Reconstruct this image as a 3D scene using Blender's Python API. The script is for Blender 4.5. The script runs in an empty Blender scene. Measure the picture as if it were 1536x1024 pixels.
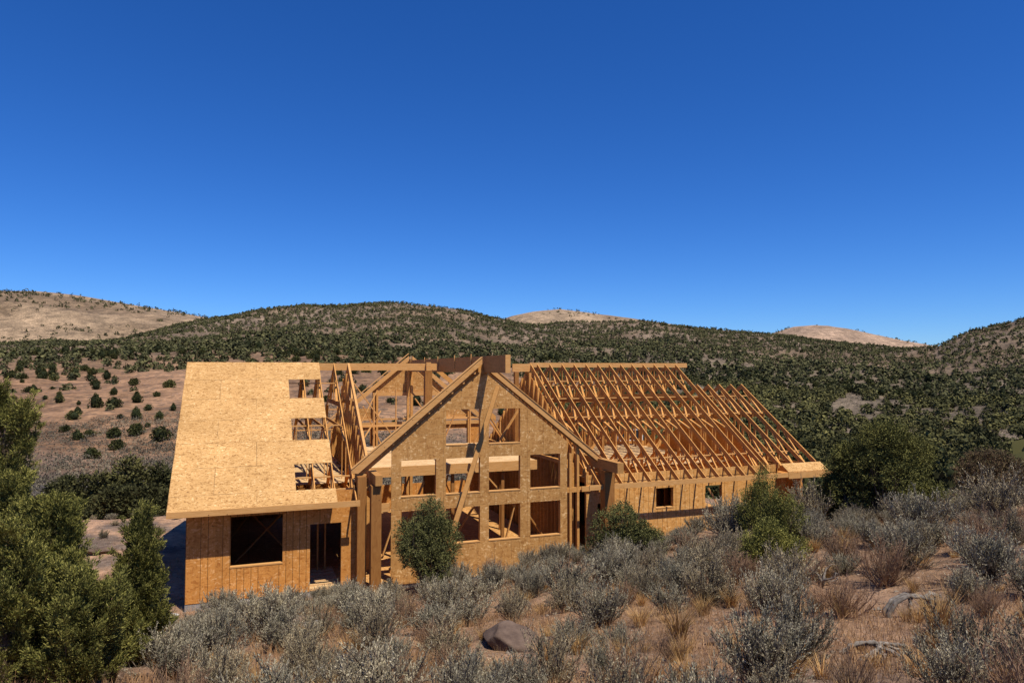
import bpy, math, random
import numpy as np
from mathutils import Vector
random.seed(7); rng = np.random.default_rng(7)
R = math.radians
SC = bpy.context.scene
COL = SC.collection

# ------------------------------------------------------------------ camera geometry used to place the world
F, HOR, TH, H, X0, Y0 = 1057.4, 554.0, R(20.6), 6.936, -9.698, 21.17   # focal (px of 1536), horizon row, house yaw, eye height, house corner
PIT = math.atan((HOR - 512) / F)
def ray(px, py):
    a = (px - 768) / F; b = -(py - 512) / F
    return a, math.cos(PIT) - b*math.sin(PIT), math.sin(PIT) + b*math.cos(PIT)
def zat(px, py, Y):
    a, y, z = ray(px, py); return H + Y*z/y
def project(x, y, z):
    dz = z - H
    yc = y*math.cos(PIT) + dz*math.sin(PIT); zc = -y*math.sin(PIT) + dz*math.cos(PIT)
    yc = np.where(yc < .1, .1, yc) if isinstance(yc, np.ndarray) else max(yc, .1)
    return 768 + F*x/yc, 512 - F*zc/yc
def to_house(x, y):
    dx, dy = x - X0, y - Y0
    return dx*math.cos(TH) + dy*math.sin(TH), -dx*math.sin(TH) + dy*math.cos(TH)
def to_world(u, v):
    return X0 + u*math.cos(TH) - v*math.sin(TH), Y0 + u*math.sin(TH) + v*math.cos(TH)

# ------------------------------------------------------------------ numpy noise
def _h(ix, iy, s):
    a = np.sin(ix*127.1 + iy*311.7 + s*74.7)*43758.5453
    return a - np.floor(a)
def vnoise(x, y, s=0):
    ix, iy = np.floor(x), np.floor(y); fx, fy = x-ix, y-iy
    fx = fx*fx*(3-2*fx); fy = fy*fy*(3-2*fy)
    return (_h(ix,iy,s)*(1-fx)+_h(ix+1,iy,s)*fx)*(1-fy)+(_h(ix,iy+1,s)*(1-fx)+_h(ix+1,iy+1,s)*fx)*fy
def fbm(x, y, o=4, s=0):
    t = 0; a = .5
    for i in range(o):
        t = t + a*(vnoise(x*2**i+i*17.3, y*2**i-i*9.1, s+i)-.5); a *= .5
    return t

# ------------------------------------------------------------------ object helpers
def tag(o, label=None, cat=None, group=None, kind=None):
    if label: o['label'] = label
    if cat: o['category'] = cat
    if group: o['group'] = group
    if kind: o['kind'] = kind
    return o
def link(o, parent=None):
    COL.objects.link(o)
    if parent: o.parent = parent
    return o
def empty(name, loc=(0,0,0), rz=0):
    o = bpy.data.objects.new(name, None); o.location = loc; o.rotation_euler = (0,0,rz); o.empty_display_size = .2
    return link(o)
def np_mesh(name, V, polys, mats, matidx=None, smooth=False):
    """polys: list of (n,k) arrays"""
    me = bpy.data.meshes.new(name)
    V = np.asarray(V, np.float32)
    me.vertices.add(len(V)); me.vertices.foreach_set('co', V.ravel())
    polys = [np.asarray(p, np.int32) for p in polys if len(p)]
    nl = sum(p.size for p in polys); npoly = sum(len(p) for p in polys)
    me.loops.add(nl); me.polygons.add(npoly)
    me.loops.foreach_set('vertex_index', np.concatenate([p.ravel() for p in polys]))
    st = []; s = 0
    for p in polys:
        st.append(s + np.arange(len(p))*p.shape[1]); s += p.size
    me.polygons.foreach_set('loop_start', np.concatenate(st).astype(np.int32))
    for m in mats: me.materials.append(m)
    if matidx is not None:
        me.polygons.foreach_set('material_index', np.concatenate([np.full(len(p), i, np.int32) for p, i in zip(polys, matidx)]))
    if smooth: me.polygons.foreach_set('use_smooth', np.ones(npoly, bool))
    me.update(calc_edges=True); me.validate()
    return me
def mobj(name, me, parent=None, loc=None):
    o = bpy.data.objects.new(name, me)
    if loc is not None: o.location = loc
    return link(o, parent)

class MB:
    def __init__(s): s.v = []; s.f = []
    def add(s, vs, fs):
        b = len(s.v); s.v += [tuple(p) for p in vs]; s.f += [tuple(i+b for i in f) for f in fs]
    def box(s, x0,x1,y0,y1,z0,z1):
        s.add([(x0,y0,z0),(x1,y0,z0),(x1,y1,z0),(x0,y1,z0),(x0,y0,z1),(x1,y0,z1),(x1,y1,z1),(x0,y1,z1)],
              [(0,3,2,1),(4,5,6,7),(0,1,5,4),(1,2,6,5),(2,3,7,6),(3,0,4,7)])
        return s
    def beam(s, a, b, w, d, up=(0,0,1)):
        a = Vector(a); b = Vector(b); t = (b-a).normalized(); up = Vector(up)
        if abs(t.dot(up)) > .98: up = Vector((0,1,0))
        side = t.cross(up).normalized(); u2 = side.cross(t).normalized()
        vs = [p + side*(sx*w/2) + u2*(sz*d/2) for p in (a,b) for sx, sz in ((-1,-1),(1,-1),(1,1),(-1,1))]
        s.add(vs, [(0,3,2,1),(4,5,6,7),(0,1,5,4),(1,2,6,5),(2,3,7,6),(3,0,4,7)])
        return s
    def prism(s, poly, y0, y1):            # poly in (x,z) -> extruded along y
        n = len(poly)
        vs = [(p[0], y0, p[1]) for p in poly] + [(p[0], y1, p[1]) for p in poly]
        s.add(vs, [tuple(range(n)), tuple(range(2*n-1, n-1, -1))] + [(i, n+i, n+(i+1)%n, (i+1)%n) for i in range(n)])
        return s
    def prism_x(s, poly, x0, x1):          # poly in (y,z) -> extruded along x
        n = len(poly)
        vs = [(x0, p[0], p[1]) for p in poly] + [(x1, p[0], p[1]) for p in poly]
        s.add(vs, [tuple(range(n)), tuple(range(2*n-1, n-1, -1))] + [(i, n+i, n+(i+1)%n, (i+1)%n) for i in range(n)])
        return s
    def mesh(s, name, mat):
        me = bpy.data.meshes.new(name); me.from_pydata(s.v, [], s.f); me.materials.append(mat)
        import bmesh
        bm = bmesh.new(); bm.from_mesh(me); bmesh.ops.recalc_face_normals(bm, faces=bm.faces); bm.to_mesh(me); bm.free()
        return me
    def build(s, name, mat, parent=None, loc=None):
        return mobj(name, s.mesh(name, mat), parent, loc)

# ------------------------------------------------------------------ materials
def newmat(name):
    m = bpy.data.materials.new(name); m.use_nodes = True
    nt = m.node_tree; b = nt.nodes['Principled BSDF']; b.inputs['Roughness'].default_value = .85
    b.inputs['Specular IOR Level'].default_value = .2
    return m, nt, b
def N(nt, t, **kw):
    n = nt.nodes.new(t)
    for k, v in kw.items():
        if k in n.inputs: n.inputs[k].default_value = v
        else: setattr(n, k, v)
    return n
def L(nt, a, b): nt.links.new(a, b)
def ramp(nt, fac, stops):
    r = nt.nodes.new('ShaderNodeValToRGB'); e = r.color_ramp.elements
    while len(e) < len(stops): e.new(.5)
    for i, (p, c) in enumerate(stops): e[i].position = p; e[i].color = (*c, 1)
    L(nt, fac, r.inputs[0]); return r.outputs[0]
def mixc(nt, f, a, b, mode='MIX'):
    m = nt.nodes.new('ShaderNodeMix'); m.data_type = 'RGBA'; m.blend_type = mode; m.clamp_result = False
    for s, v in ((0, f), (6, a), (7, b)):
        if hasattr(v, 'default_value') or hasattr(v, 'is_linked'): L(nt, v, m.inputs[s])
        elif s == 0: m.inputs[s].default_value = v
        else: m.inputs[s].default_value = (*v, 1)
    return m.outputs[2]
def math_(nt, op, a, b=0.0, c=None):
    m = nt.nodes.new('ShaderNodeMath'); m.operation = op
    for i, v in enumerate((a, b) if c is None else (a, b, c)):
        if hasattr(v, 'is_linked'): L(nt, v, m.inputs[i])
        else: m.inputs[i].default_value = v
    return m.outputs[0]

def lumber(name, light, dark, grain=(6,6,6)):
    m, nt, b = newmat(name)
    tc = N(nt, 'ShaderNodeTexCoord'); mp = N(nt, 'ShaderNodeMapping'); mp.inputs['Scale'].default_value = grain
    L(nt, tc.outputs['Object'], mp.inputs[0])
    n = N(nt, 'ShaderNodeTexNoise', Scale=1.0, Detail=5.0, Roughness=.65, Distortion=1.2); L(nt, mp.outputs[0], n.inputs['Vector'])
    c = ramp(nt, n.outputs[0], [(.3, dark), (.7, light)])
    isl = N(nt, 'ShaderNodeNewGeometry')
    c2 = mixc(nt, math_(nt, 'MULTIPLY', isl.outputs['Random Per Island'], .5), c, tuple(x*.62 for x in dark))
    k = N(nt, 'ShaderNodeTexVoronoi', Scale=4.5); L(nt, tc.outputs['Object'], k.inputs['Vector'])
    kn = math_(nt, 'LESS_THAN', k.outputs['Distance'], .085)
    c3 = mixc(nt, math_(nt, 'MULTIPLY', kn, .75), c2, (.10,.035,.012))
    L(nt, c3, b.inputs['Base Color'])
    bp = N(nt, 'ShaderNodeBump', Strength=.25, Distance=.01); L(nt, n.outputs[0], bp.inputs['Height']); L(nt, bp.outputs[0], b.inputs['Normal'])
    return m

def osb(name, base, light, dark, seams=None, contrast=1.0):
    fine = 1.4 if seams == 'roof' else 1.0
    m, nt, b = newmat(name)
    tc = N(nt, 'ShaderNodeTexCoord')
    # warped strands in three directions
    w = N(nt, 'ShaderNodeTexNoise', Scale=4.0, Detail=1.0); L(nt, tc.outputs['Object'], w.inputs['Vector'])
    wv = N(nt, 'ShaderNodeVectorMath', operation='MULTIPLY_ADD'); L(nt, w.outputs['Color'], wv.inputs[0]); wv.inputs[1].default_value = (.22,.22,.22); L(nt, tc.outputs['Object'], wv.inputs[2])
    cols = None
    fs = []
    for i, (sc, rot) in enumerate((((6,20,22),.5), ((22,19,6),-.7), ((7,22,20),2.2))):
        mp = N(nt, 'ShaderNodeMapping'); mp.inputs['Scale'].default_value = [q*fine for q in sc]; mp.inputs['Rotation'].default_value = (rot, rot*.6, rot)
        L(nt, wv.outputs[0], mp.inputs[0])
        v = N(nt, 'ShaderNodeTexVoronoi', Scale=1.0, Randomness=1.0); L(nt, mp.outputs[0], v.inputs['Vector'])
        sp = N(nt, 'ShaderNodeSeparateColor'); L(nt, v.outputs['Color'], sp.inputs[0]); fs.append(sp.outputs[0])
    s = math_(nt, 'ADD', math_(nt, 'ADD', math_(nt,'MULTIPLY',fs[0],.40), math_(nt,'MULTIPLY',fs[1],.33)), math_(nt,'MULTIPLY',fs[2],.27))
    c = ramp(nt, s, [(.16, dark), (.44, base), (.66, base), (.90, light)])
    big = N(nt, 'ShaderNodeTexNoise', Scale=.9, Detail=4.0); L(nt, tc.outputs['Object'], big.inputs['Vector'])
    c = mixc(nt, 1.0, c, ramp(nt, big.outputs[0], [(.3, (.86,.84,.80)), (.7, (1.06,1.05,1.04))]), 'MULTIPLY')
    # small dark knots / bark flecks
    kn = N(nt, 'ShaderNodeTexVoronoi', Scale=3.1); L(nt, wv.outputs[0], kn.inputs['Vector'])
    kf = math_(nt, 'LESS_THAN', kn.outputs['Distance'], .075)
    c = mixc(nt, math_(nt,'MULTIPLY',kf,.6), c, tuple(x*.35 for x in dark))
    if seams == 'roof':
        sx = N(nt, 'ShaderNodeSeparateXYZ'); L(nt, tc.outputs['Object'], sx.inputs[0])
        yy = math_(nt, 'ADD', sx.outputs[1], 1.12)
        row = math_(nt, 'FLOOR', math_(nt, 'DIVIDE', yy, 1.016))
        fy = math_(nt, 'FRACT', math_(nt, 'DIVIDE', yy, 1.016))
        ly = math_(nt, 'LESS_THAN', fy, .020)
        xx = math_(nt, 'ADD', math_(nt, 'DIVIDE', math_(nt,'ADD',sx.outputs[0],.48), 2.44), math_(nt, 'MULTIPLY', row, .5))
        lx = math_(nt, 'LESS_THAN', math_(nt, 'FRACT', xx), .007)
        brk = N(nt, 'ShaderNodeTexNoise', Scale=2.0); L(nt, tc.outputs['Object'], brk.inputs['Vector'])
        fac = math_(nt, 'MULTIPLY', math_(nt, 'MAXIMUM', lx, ly), ramp(nt, brk.outputs[0], [(.40,(.15,)*3),(.62,(.7,)*3)]))
        c = mixc(nt, fac, c, (.10,.05,.02))
        # each sheet a slightly different tone
        wn = N(nt, 'ShaderNodeTexWhiteNoise'); cmb = N(nt, 'ShaderNodeCombineXYZ'); L(nt, row, cmb.inputs[0]); L(nt, math_(nt,'FLOOR',xx), cmb.inputs[1]); L(nt, cmb.outputs[0], wn.inputs['Vector'])
        c = mixc(nt, 1.0, c, ramp(nt, wn.outputs[0], [(0,(.93,.92,.90)),(1,(1.05,1.05,1.05))]), 'MULTIPLY')
    if seams == 'wall':
        sx = N(nt, 'ShaderNodeSeparateXYZ'); L(nt, tc.outputs['Object'], sx.inputs[0])
        q = math_(nt, 'DIVIDE', sx.outputs[0], .203)
        idx = math_(nt, 'FLOOR', q); wn = N(nt, 'ShaderNodeTexWhiteNoise'); wn.noise_dimensions = '1D'; L(nt, idx, wn.inputs['W'])
        on = math_(nt, 'GREATER_THAN', wn.outputs[0], .42)
        ln = math_(nt, 'MULTIPLY', math_(nt, 'LESS_THAN', math_(nt, 'FRACT', q), .075), on)
        c = mixc(nt, math_(nt, 'MULTIPLY', ln, .8), c, (.07,.028,.008))
        # panel tone between grooves
        c = mixc(nt, 1.0, c, ramp(nt, wn.outputs[0], [(0,(.9,.88,.86)),(1,(1.04,1.03,1.02))]), 'MULTIPLY')
    if seams == 'gable':
        sx = N(nt, 'ShaderNodeSeparateXYZ'); L(nt, tc.outputs['Object'], sx.inputs[0])
        f1 = math_(nt, 'LESS_THAN', math_(nt, 'FRACT', math_(nt, 'DIVIDE', math_(nt,'ADD',sx.outputs[0],.05), .61)), .02)
        f2 = math_(nt, 'LESS_THAN', math_(nt, 'FRACT', math_(nt, 'DIVIDE', math_(nt,'ADD',sx.outputs[2],.12), 1.22)), .010)
        c = mixc(nt, math_(nt,'MULTIPLY', math_(nt,'MAXIMUM',f1,f2), .45), c, (.09,.045,.018))
    L(nt, c, b.inputs['Base Color'])
    bp = N(nt, 'ShaderNodeBump', Strength=.3, Distance=.01); L(nt, s, bp.inputs['Height']); L(nt, bp.outputs[0], b.inputs['Normal'])
    return m

def leafmat(name, cols, rough=.8, objvar=.25, translucent=0.0, far=False):
    m, nt, b = newmat(name)
    g = N(nt, 'ShaderNodeNewGeometry')
    c = ramp(nt, g.outputs['Random Per Island'], [(i/(len(cols)-1), cc) for i, cc in enumerate(cols)])
    oi = N(nt, 'ShaderNodeObjectInfo')
    c = mixc(nt, 1.0, c, ramp(nt, oi.outputs['Random'], [(0, (1-objvar,)*3), (1, (1+objvar*.6, 1+objvar*.5, 1+objvar*.3))]), 'MULTIPLY')
    pn = N(nt, 'ShaderNodeTexNoise', Scale=.11 if far else 2.3, Detail=3.0); L(nt, g.outputs['Position'], pn.inputs['Vector'])
    c = mixc(nt, 1.0, c, ramp(nt, pn.outputs[0], [(.32, (.72,.74,.72) if not far else (.50,.54,.52)), (.68, (1.28,1.24,1.15) if not far else (1.7,1.6,1.35))]), 'MULTIPLY')
    L(nt, c, b.inputs['Base Color']); b.inputs['Roughness'].default_value = rough
    b.inputs['Specular IOR Level'].default_value = .12
    if translucent:
        tr = N(nt, 'ShaderNodeBsdfTranslucent'); L(nt, c, tr.inputs[0])
        mx = N(nt, 'ShaderNodeMixShader'); mx.inputs[0].default_value = translucent
        L(nt, b.outputs[0], mx.inputs[1]); L(nt, tr.outputs[0], mx.inputs[2]); L(nt, mx.outputs[0], nt.nodes['Material Output'].inputs[0])
    return m

def groundmat(name, far=False):
    m, nt, b = newmat(name)
    at = N(nt, 'ShaderNodeAttribute', attribute_name='tone')
    g = N(nt, 'ShaderNodeNewGeometry')
    c = at.outputs['Color']
    sets = ((.35,.25,1.2,6), (3.5,.3,1.25,5), (38.0,.35,1.3,3)) if not far else ((.012,.7,1.25,7), (.06,.55,1.3,6), (.35,.6,1.25,4))
    h = None
    for sc, lo, hi, det in sets:
        n = N(nt, 'ShaderNodeTexNoise', Scale=sc, Detail=float(det), Roughness=.65); L(nt, g.outputs['Position'], n.inputs['Vector'])
        c = mixc(nt, 1.0, c, ramp(nt, n.outputs[0], [(.34, (lo+.35 if not far else lo,)*3), (.66, (hi,)*3)]), 'MULTIPLY')
        h = n.outputs[0]
    if far:
        v = N(nt, 'ShaderNodeTexVoronoi', Scale=.45); L(nt, g.outputs['Position'], v.inputs['Vector'])
        n2 = N(nt, 'ShaderNodeTexNoise', Scale=.05, Detail=3.0); L(nt, g.outputs['Position'], n2.inputs['Vector'])
        d = math_(nt, 'LESS_THAN', v.outputs['Distance'], math_(nt, 'MULTIPLY', n2.outputs[0], .62))
        c = mixc(nt, math_(nt, 'MULTIPLY', d, .55), c, (.07,.06,.045))
    else:
        v = N(nt, 'ShaderNodeTexVoronoi', Scale=14.0); L(nt, g.outputs['Position'], v.inputs['Vector'])
        sp = N(nt, 'ShaderNodeSeparateColor'); L(nt, v.outputs['Color'], sp.inputs[0])
        d = math_(nt, 'MULTIPLY', math_(nt, 'LESS_THAN', v.outputs['Distance'], .28), math_(nt,'GREATER_THAN',sp.outputs[0],.7))
        c = mixc(nt, math_(nt,'MULTIPLY',d,.6), c, (.42,.34,.27))
        v2 = N(nt, 'ShaderNodeTexVoronoi', Scale=.9); L(nt, g.outputs['Position'], v2.inputs['Vector'])
    L(nt, c, b.inputs['Base Color']); b.inputs['Roughness'].default_value = .95
    bp = N(nt, 'ShaderNodeBump', Strength=.7, Distance=.05 if not far else 2.0); L(nt, h, bp.inputs['Height']); L(nt, bp.outputs[0], b.inputs['Normal'])
    return m

M = dict(
  lum=lumber('framing_lumber', (.80,.42,.13), (.54,.235,.055), (3,3,14)),
  lumx=lumber('fascia_lumber', (.78,.44,.165), (.60,.29,.085), (2.5,14,14)),
  timber=lumber('heavy_timber', (.46,.215,.06), (.29,.115,.027), (9,9,2.2)),
  timber2=lumber('timber_beam', (.60,.31,.10), (.42,.20,.055), (9,1.6,9)),
  roof=osb('roof_osb', (.565,.325,.12), (.78,.52,.25), (.29,.14,.042), 'roof'),
  wall=osb('wall_osb', (.64,.285,.068), (.86,.49,.20), (.46,.175,.036), 'wall'),
  wallr=osb('pale_wall_osb', (.74,.385,.115), (.90,.58,.26), (.52,.23,.055), 'wall'),
  gable=osb('gable_osb', (.52,.27,.085), (.80,.52,.24), (.36,.165,.045), 'gable'),
  deck=osb('deck_osb', (.66,.44,.22), (.80,.58,.33), (.46,.27,.11), None),
  conc=None, sage=leafmat('sage_leaf', [(.17,.148,.105),(.35,.312,.222),(.54,.49,.365),(.25,.222,.155)], objvar=.3), sage2=leafmat('brown_sage_leaf', [(.18,.145,.09),(.35,.285,.18),(.52,.45,.31),(.24,.19,.115)], objvar=.3),
  sagefar=leafmat('far_sage', [(.10,.085,.065),(.15,.13,.10),(.19,.165,.13)], far=True),
  sagestem=leafmat('sage_stem', [(.07,.05,.038),(.15,.115,.09),(.24,.20,.165)]),
  dry=leafmat('dry_twig', [(.20,.115,.07),(.32,.20,.125),(.26,.18,.13)]),
  grass=leafmat('dry_grass', [(.42,.24,.09),(.58,.36,.15),(.34,.19,.08),(.66,.46,.22)], objvar=.2),
  jun=leafmat('juniper_leaf', [(.05,.056,.014),(.145,.145,.034),(.33,.30,.085),(.085,.09,.023)], objvar=.15),
  bush=leafmat('bush_leaf', [(.045,.05,.018),(.105,.108,.036),(.20,.19,.07),(.07,.072,.025)], objvar=.12),
  bushd=leafmat('dark_bush_leaf', [(.04,.042,.012),(.095,.095,.027),(.19,.18,.055),(.06,.062,.017)], objvar=.12),
  rusty=leafmat('rusty_leaf', [(.09,.06,.035),(.17,.105,.06),(.11,.10,.045),(.21,.14,.08)], objvar=.12),
  hill=leafmat('hill_foliage', [(.030,.034,.012),(.056,.060,.021),(.086,.086,.032)], objvar=.35, far=True),
  valley=leafmat('valley_foliage', [(.038,.039,.016),(.074,.074,.030),(.118,.113,.046)], objvar=.3, far=True),
  far=leafmat('far_foliage', [(.040,.042,.020),(.066,.068,.032),(.098,.096,.046)], far=True),
  bark=leafmat('bark', [(.10,.07,.05),(.18,.13,.095)]),
  dead=lumber('dead_wood', (.40,.35,.29), (.10,.08,.062), (10,10,10)),
  ground=groundmat('earth'), farground=groundmat('hill_earth', True),
)
def rock(name, a, b_):
    m, nt, b = newmat(name); tc = N(nt,'ShaderNodeTexCoord')
    n = N(nt,'ShaderNodeTexNoise', Scale=3.0, Detail=8.0, Roughness=.7); L(nt, tc.outputs['Object'], n.inputs['Vector'])
    L(nt, ramp(nt, n.outputs[0], [(.32,a),(.68,b_)]), b.inputs['Base Color'])
    bp = N(nt,'ShaderNodeBump',Strength=.8,Distance=.04); L(nt,n.outputs[0],bp.inputs['Height']); L(nt,bp.outputs[0],b.inputs['Normal'])
    return m
M['conc'] = rock('concrete', (.20,.18,.16), (.34,.31,.28))
M['rock'] = rock('brown_rock', (.075,.048,.034), (.19,.13,.092))
M['palerock'] = rock('pale_rock', (.42,.40,.36), (.62,.60,.55))
mg, nt_, b_ = newmat('dark_glass'); b_.inputs['Base Color'].default_value = (.02,.03,.04,1); b_.inputs['Roughness'].default_value = .1; M['glass'] = mg
mw, nt_, b_ = newmat('white_paint'); b_.inputs['Base Color'].default_value = (.78,.79,.80,1); M['white'] = mw

# ------------------------------------------------------------------ terrain height field
# columns: picture column -> list of (distance Y, height) ; heights from the sight line through a picture row
RAWCOL = {
 -500: [(2,5.0),(5,4.3),(9,'1020'),(14,'970'),(21,-.2),(33,-.15),(42,-2.5),(60,'800'),(90,'740'),(140,'655'),(200,'600'),(300,'562'),(420,'545'),(600,'532'),(700,'528'),(900,'535')],
 0:    [(2,5.0),(5,4.1),(9,'1024'),(14,'955'),(21,-.25),(33,-.2),(40,-2.0),(60,'792'),(85,'738'),(110,'694'),(140,'650'),(170,'614'),(230,'580'),(320,'554'),(420,'538'),(560,'524'),(700,'516'),(900,'522')],
 150:  [(2,5.0),(5,4.1),(9,'1024'),(13.5,'958'),(21,-.25),(33,-.2),(38,-1.0),(60,'792'),(85,'738'),(110,'694'),(140,'648'),(170,'610'),(230,'576'),(320,'550'),(420,'534'),(600,'520'),(760,'514'),(900,'520')],
 280:  [(2,5.0),(5,4.1),(9,'1024'),(13.5,'958'),(20,.0),(34,-.2),(39,-1.0),(60,'792'),(85,'738'),(110,'694'),(140,'648'),(170,'608'),(230,'574'),(320,'550'),(450,'532'),(640,'510'),(850,'488'),(1000,'496')],
 380:  [(2,5.0),(5,4.1),(9,'1024'),(13.5,'953'),(20.5,.1),(40,-.3),(60,-5),(100,'700'),(140,'650'),(170,'612'),(240,'572'),(320,'552'),(450,'528'),(640,'500'),(880,'465'),(1050,'480')],
 450:  [(2,5.0),(5,4.1),(9,'1024'),(13.5,'950'),(21,.15),(40,-.3),(60,-5),(100,'700'),(140,'650'),(170,'612'),(240,'572'),(320,'552'),(450,'528'),(640,'498'),(900,'456'),(1080,'476')],
 600:  [(2,5.0),(5,4.1),(9,'1024'),(13.5,'945'),(20,.55),(24,.0),(42,-.3),(60,-5),(100,'702'),(140,'652'),(170,'615'),(240,'575'),(320,'553'),(450,'530'),(640,'500'),(900,'457'),(1080,'478')],
 700:  [(2,5.0),(5,4.1),(9,'1024'),(13.5,'943'),(19.5,.85),(25,.1),(44,-.3),(62,-5.5),(100,'708'),(140,'660'),(180,'622'),(260,'580'),(350,'556'),(480,'534'),(660,'506'),(900,'470'),(1080,'488')],
 800:  [(2,5.0),(5,4.1),(9,'1020'),(13.5,'940'),(19.5,1.05),(26,.3),(45,-.4),(62,-6),(100,'715'),(150,'668'),(210,'625'),(290,'588'),(380,'560'),(520,'538'),(700,'514'),(920,'487'),(1080,'500')],
 900:  [(2,5.0),(5,4.0),(9,'1014'),(14,'925'),(20,1.2),(27,.6),(46,-.5),(62,-6),(100,'720'),(150,'676'),(220,'634'),(310,'594'),(400,'566'),(540,'540'),(720,'514'),(930,'488'),(1080,'500')],
 1000: [(2,5.0),(5,4.0),(9,'1008'),(14,'912'),(20,1.5),(27,.9),(32,0),(46,-1),(62,-6),(100,'722'),(150,'680'),(220,'640'),(310,'600'),(410,'570'),(560,'540'),(740,'512'),(940,'486'),(1100,'500')],
 1100: [(2,5.0),(5,4.0),(8.5,'1012'),(14,'897'),(20,'832'),(26,1.15),(33,.0),(46,-1.5),(62,-6),(100,'722'),(150,'682'),(230,'642'),(320,'603'),(430,'570'),(580,'543'),(760,'516'),(950,'492'),(1100,'506')],
 1200: [(2,5.0),(5,4.1),(8,'1016'),(13,'902'),(19,'822'),(25,'788'),(33,.4),(46,-2.5),(65,-6),(100,'722'),(150,'684'),(230,'644'),(320,'606'),(440,'574'),(600,'548'),(780,'522'),(960,'503'),(1100,'515')],
 1300: [(2,5.0),(5,4.2),(8,'1012'),(13,'900'),(19,'810'),(24,'775'),(31,.6),(45,-3.5),(65,-6),(100,'720'),(150,'682'),(230,'642'),(320,'606'),(440,'578'),(600,'554'),(780,'532'),(940,'518'),(1100,'528')],
 1400: [(2,5.0),(5,4.2),(8,'1008'),(12.5,'900'),(19,'800'),(24,'765'),(31,.8),(45,-3.5),(65,-6),(100,'716'),(150,'678'),(230,'638'),(320,'604'),(430,'580'),(560,'558'),(700,'536'),(800,'522'),(950,'534')],
 1460: [(2,5.0),(5,4.2),(8,'1006'),(12,'895'),(19,'785'),(25,'750'),(32,.8),(46,-3.5),(65,-6),(100,'712'),(150,'672'),(230,'632'),(320,'600'),(420,'576'),(530,'550'),(650,'516'),(760,'496'),(900,'510')],
 1536: [(2,5.0),(5,4.2),(8,'1004'),(12,'885'),(19,'768'),(25,'740'),(33,.8),(48,-3.5),(65,-6),(100,'710'),(150,'668'),(230,'628'),(320,'596'),(410,'570'),(510,'540'),(630,'504'),(760,'477'),(900,'492')],
 1750: [(2,5.0),(5,4.2),(8,'1004'),(12,'875'),(19,'755'),(25,'732'),(34,.8),(50,-3.5),(65,-6),(100,'706'),(150,'660'),(230,'618'),(320,'582'),(410,'550'),(510,'512'),(630,'470'),(760,'440'),(900,'460')],
 2300: [(2,5.0),(5,4.3),(8,'1000'),(12,'870'),(19,'750'),(25,'730'),(36,.8),(50,-3),(65,-5),(100,'700'),(150,'655'),(230,'612'),(320,'575'),(410,'545'),(510,'510'),(630,'475'),(760,'450'),(900,'470')],
}
NA, NR = 720, 460
RMAX = 1500.0
az_col = []; prof = []
LR = np.linspace(math.log(1.5), math.log(RMAX), 900)
for px, pts in sorted(RAWCOL.items()):
    az = math.atan((px-768)/F); ys, zs = [], []
    for Y, v in pts:
        ys.append(Y/math.cos(az)); zs.append(zat(px, float(v), Y) if isinstance(v, str) else v)
    ys.append(ys[-1]*1.35); zs.append(zs[-1]-35); ys.append(3000); zs.append(zs[-1]-25)
    ys = [1.0]+ys; zs = [5.25]+zs
    z = np.interp(LR, np.log(ys), zs)
    k = np.exp(-np.linspace(-2,2,17)**2); k /= k.sum()
    zp = np.convolve(np.pad(z, 8, mode='edge'), k, mode='valid')
    az_col.append(az); prof.append(zp)
az_col = np.array(az_col); prof = np.array(prof)
AZF = np.linspace(az_col[0], az_col[-1], 600)
tab = np.array([np.interp(AZF, az_col, prof[:, j]) for j in range(prof.shape[1])]).T
k = np.exp(-np.linspace(-2,2,15)**2); k /= k.sum()
tp = np.pad(tab, ((7,7),(0,0)), mode='edge')
tab = sum(k[i]*tp[i:i+len(AZF)] for i in range(15))

def height(x, y, detail=True):
    x = np.asarray(x, float); y = np.asarray(y, float)
    r = np.maximum(np.hypot(x, y), 1.5); az = np.clip(np.arctan2(x, y), AZF[0], AZF[-1])
    fi = (az-AZF[0])/(AZF[1]-AZF[0]); i0 = np.clip(fi.astype(int), 0, len(AZF)-2); fa = fi-i0
    fj = np.clip((np.log(r)-LR[0])/(LR[1]-LR[0]), 0, len(LR)-1.001); j0 = fj.astype(int); fb = fj-j0
    z = (tab[i0,j0]*(1-fa)+tab[i0+1,j0]*fa)*(1-fb)+(tab[i0,j0+1]*(1-fa)+tab[i0+1,j0+1]*fa)*fb
    if detail:
        z = z + fbm(x*.45, y*.45, 5)*.55*np.clip(r/12, .5, 1)
        amp = np.clip((r-120)/400, 0, 1)
        z = z + fbm(x*.012, y*.012, 5, 5)*18*amp + fbm(x*.05, y*.05, 4, 9)*np.clip((r-45)/150, 0, 1)*3.2
    # level pad under the house
    u, v = to_house(x, y)
    du = np.maximum(np.maximum(-.6-u, u-24.6), 0); dv = np.maximum(-(v+.35), 0); db = np.maximum(v-12.8, 0)
    d = np.hypot(du, np.where(v < 0, dv*1.0, db*.35)); w = np.clip(1-d/1.6, 0, 1); w = w*w*(3-2*w)
    return z*(1-w) + (-.24 + fbm(x*.8, y*.8, 3, 3)*.06)*w

_ys = np.exp(np.linspace(math.log(4), math.log(1200), 1500))
def hit(px, py):
    a, yy, zz = ray(px, py)
    s = _ys/yy
    zr = H + s*zz; g = height(a*s, _ys)
    idx = np.nonzero(zr < g)[0]
    if not len(idx): return None
    i = idx[0]; return a*s[i], _ys[i], float(g[i])

def smoothstep(a, b, x): t = np.clip((x-a)/(b-a), 0, 1); return t*t*(3-2*t)

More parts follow.
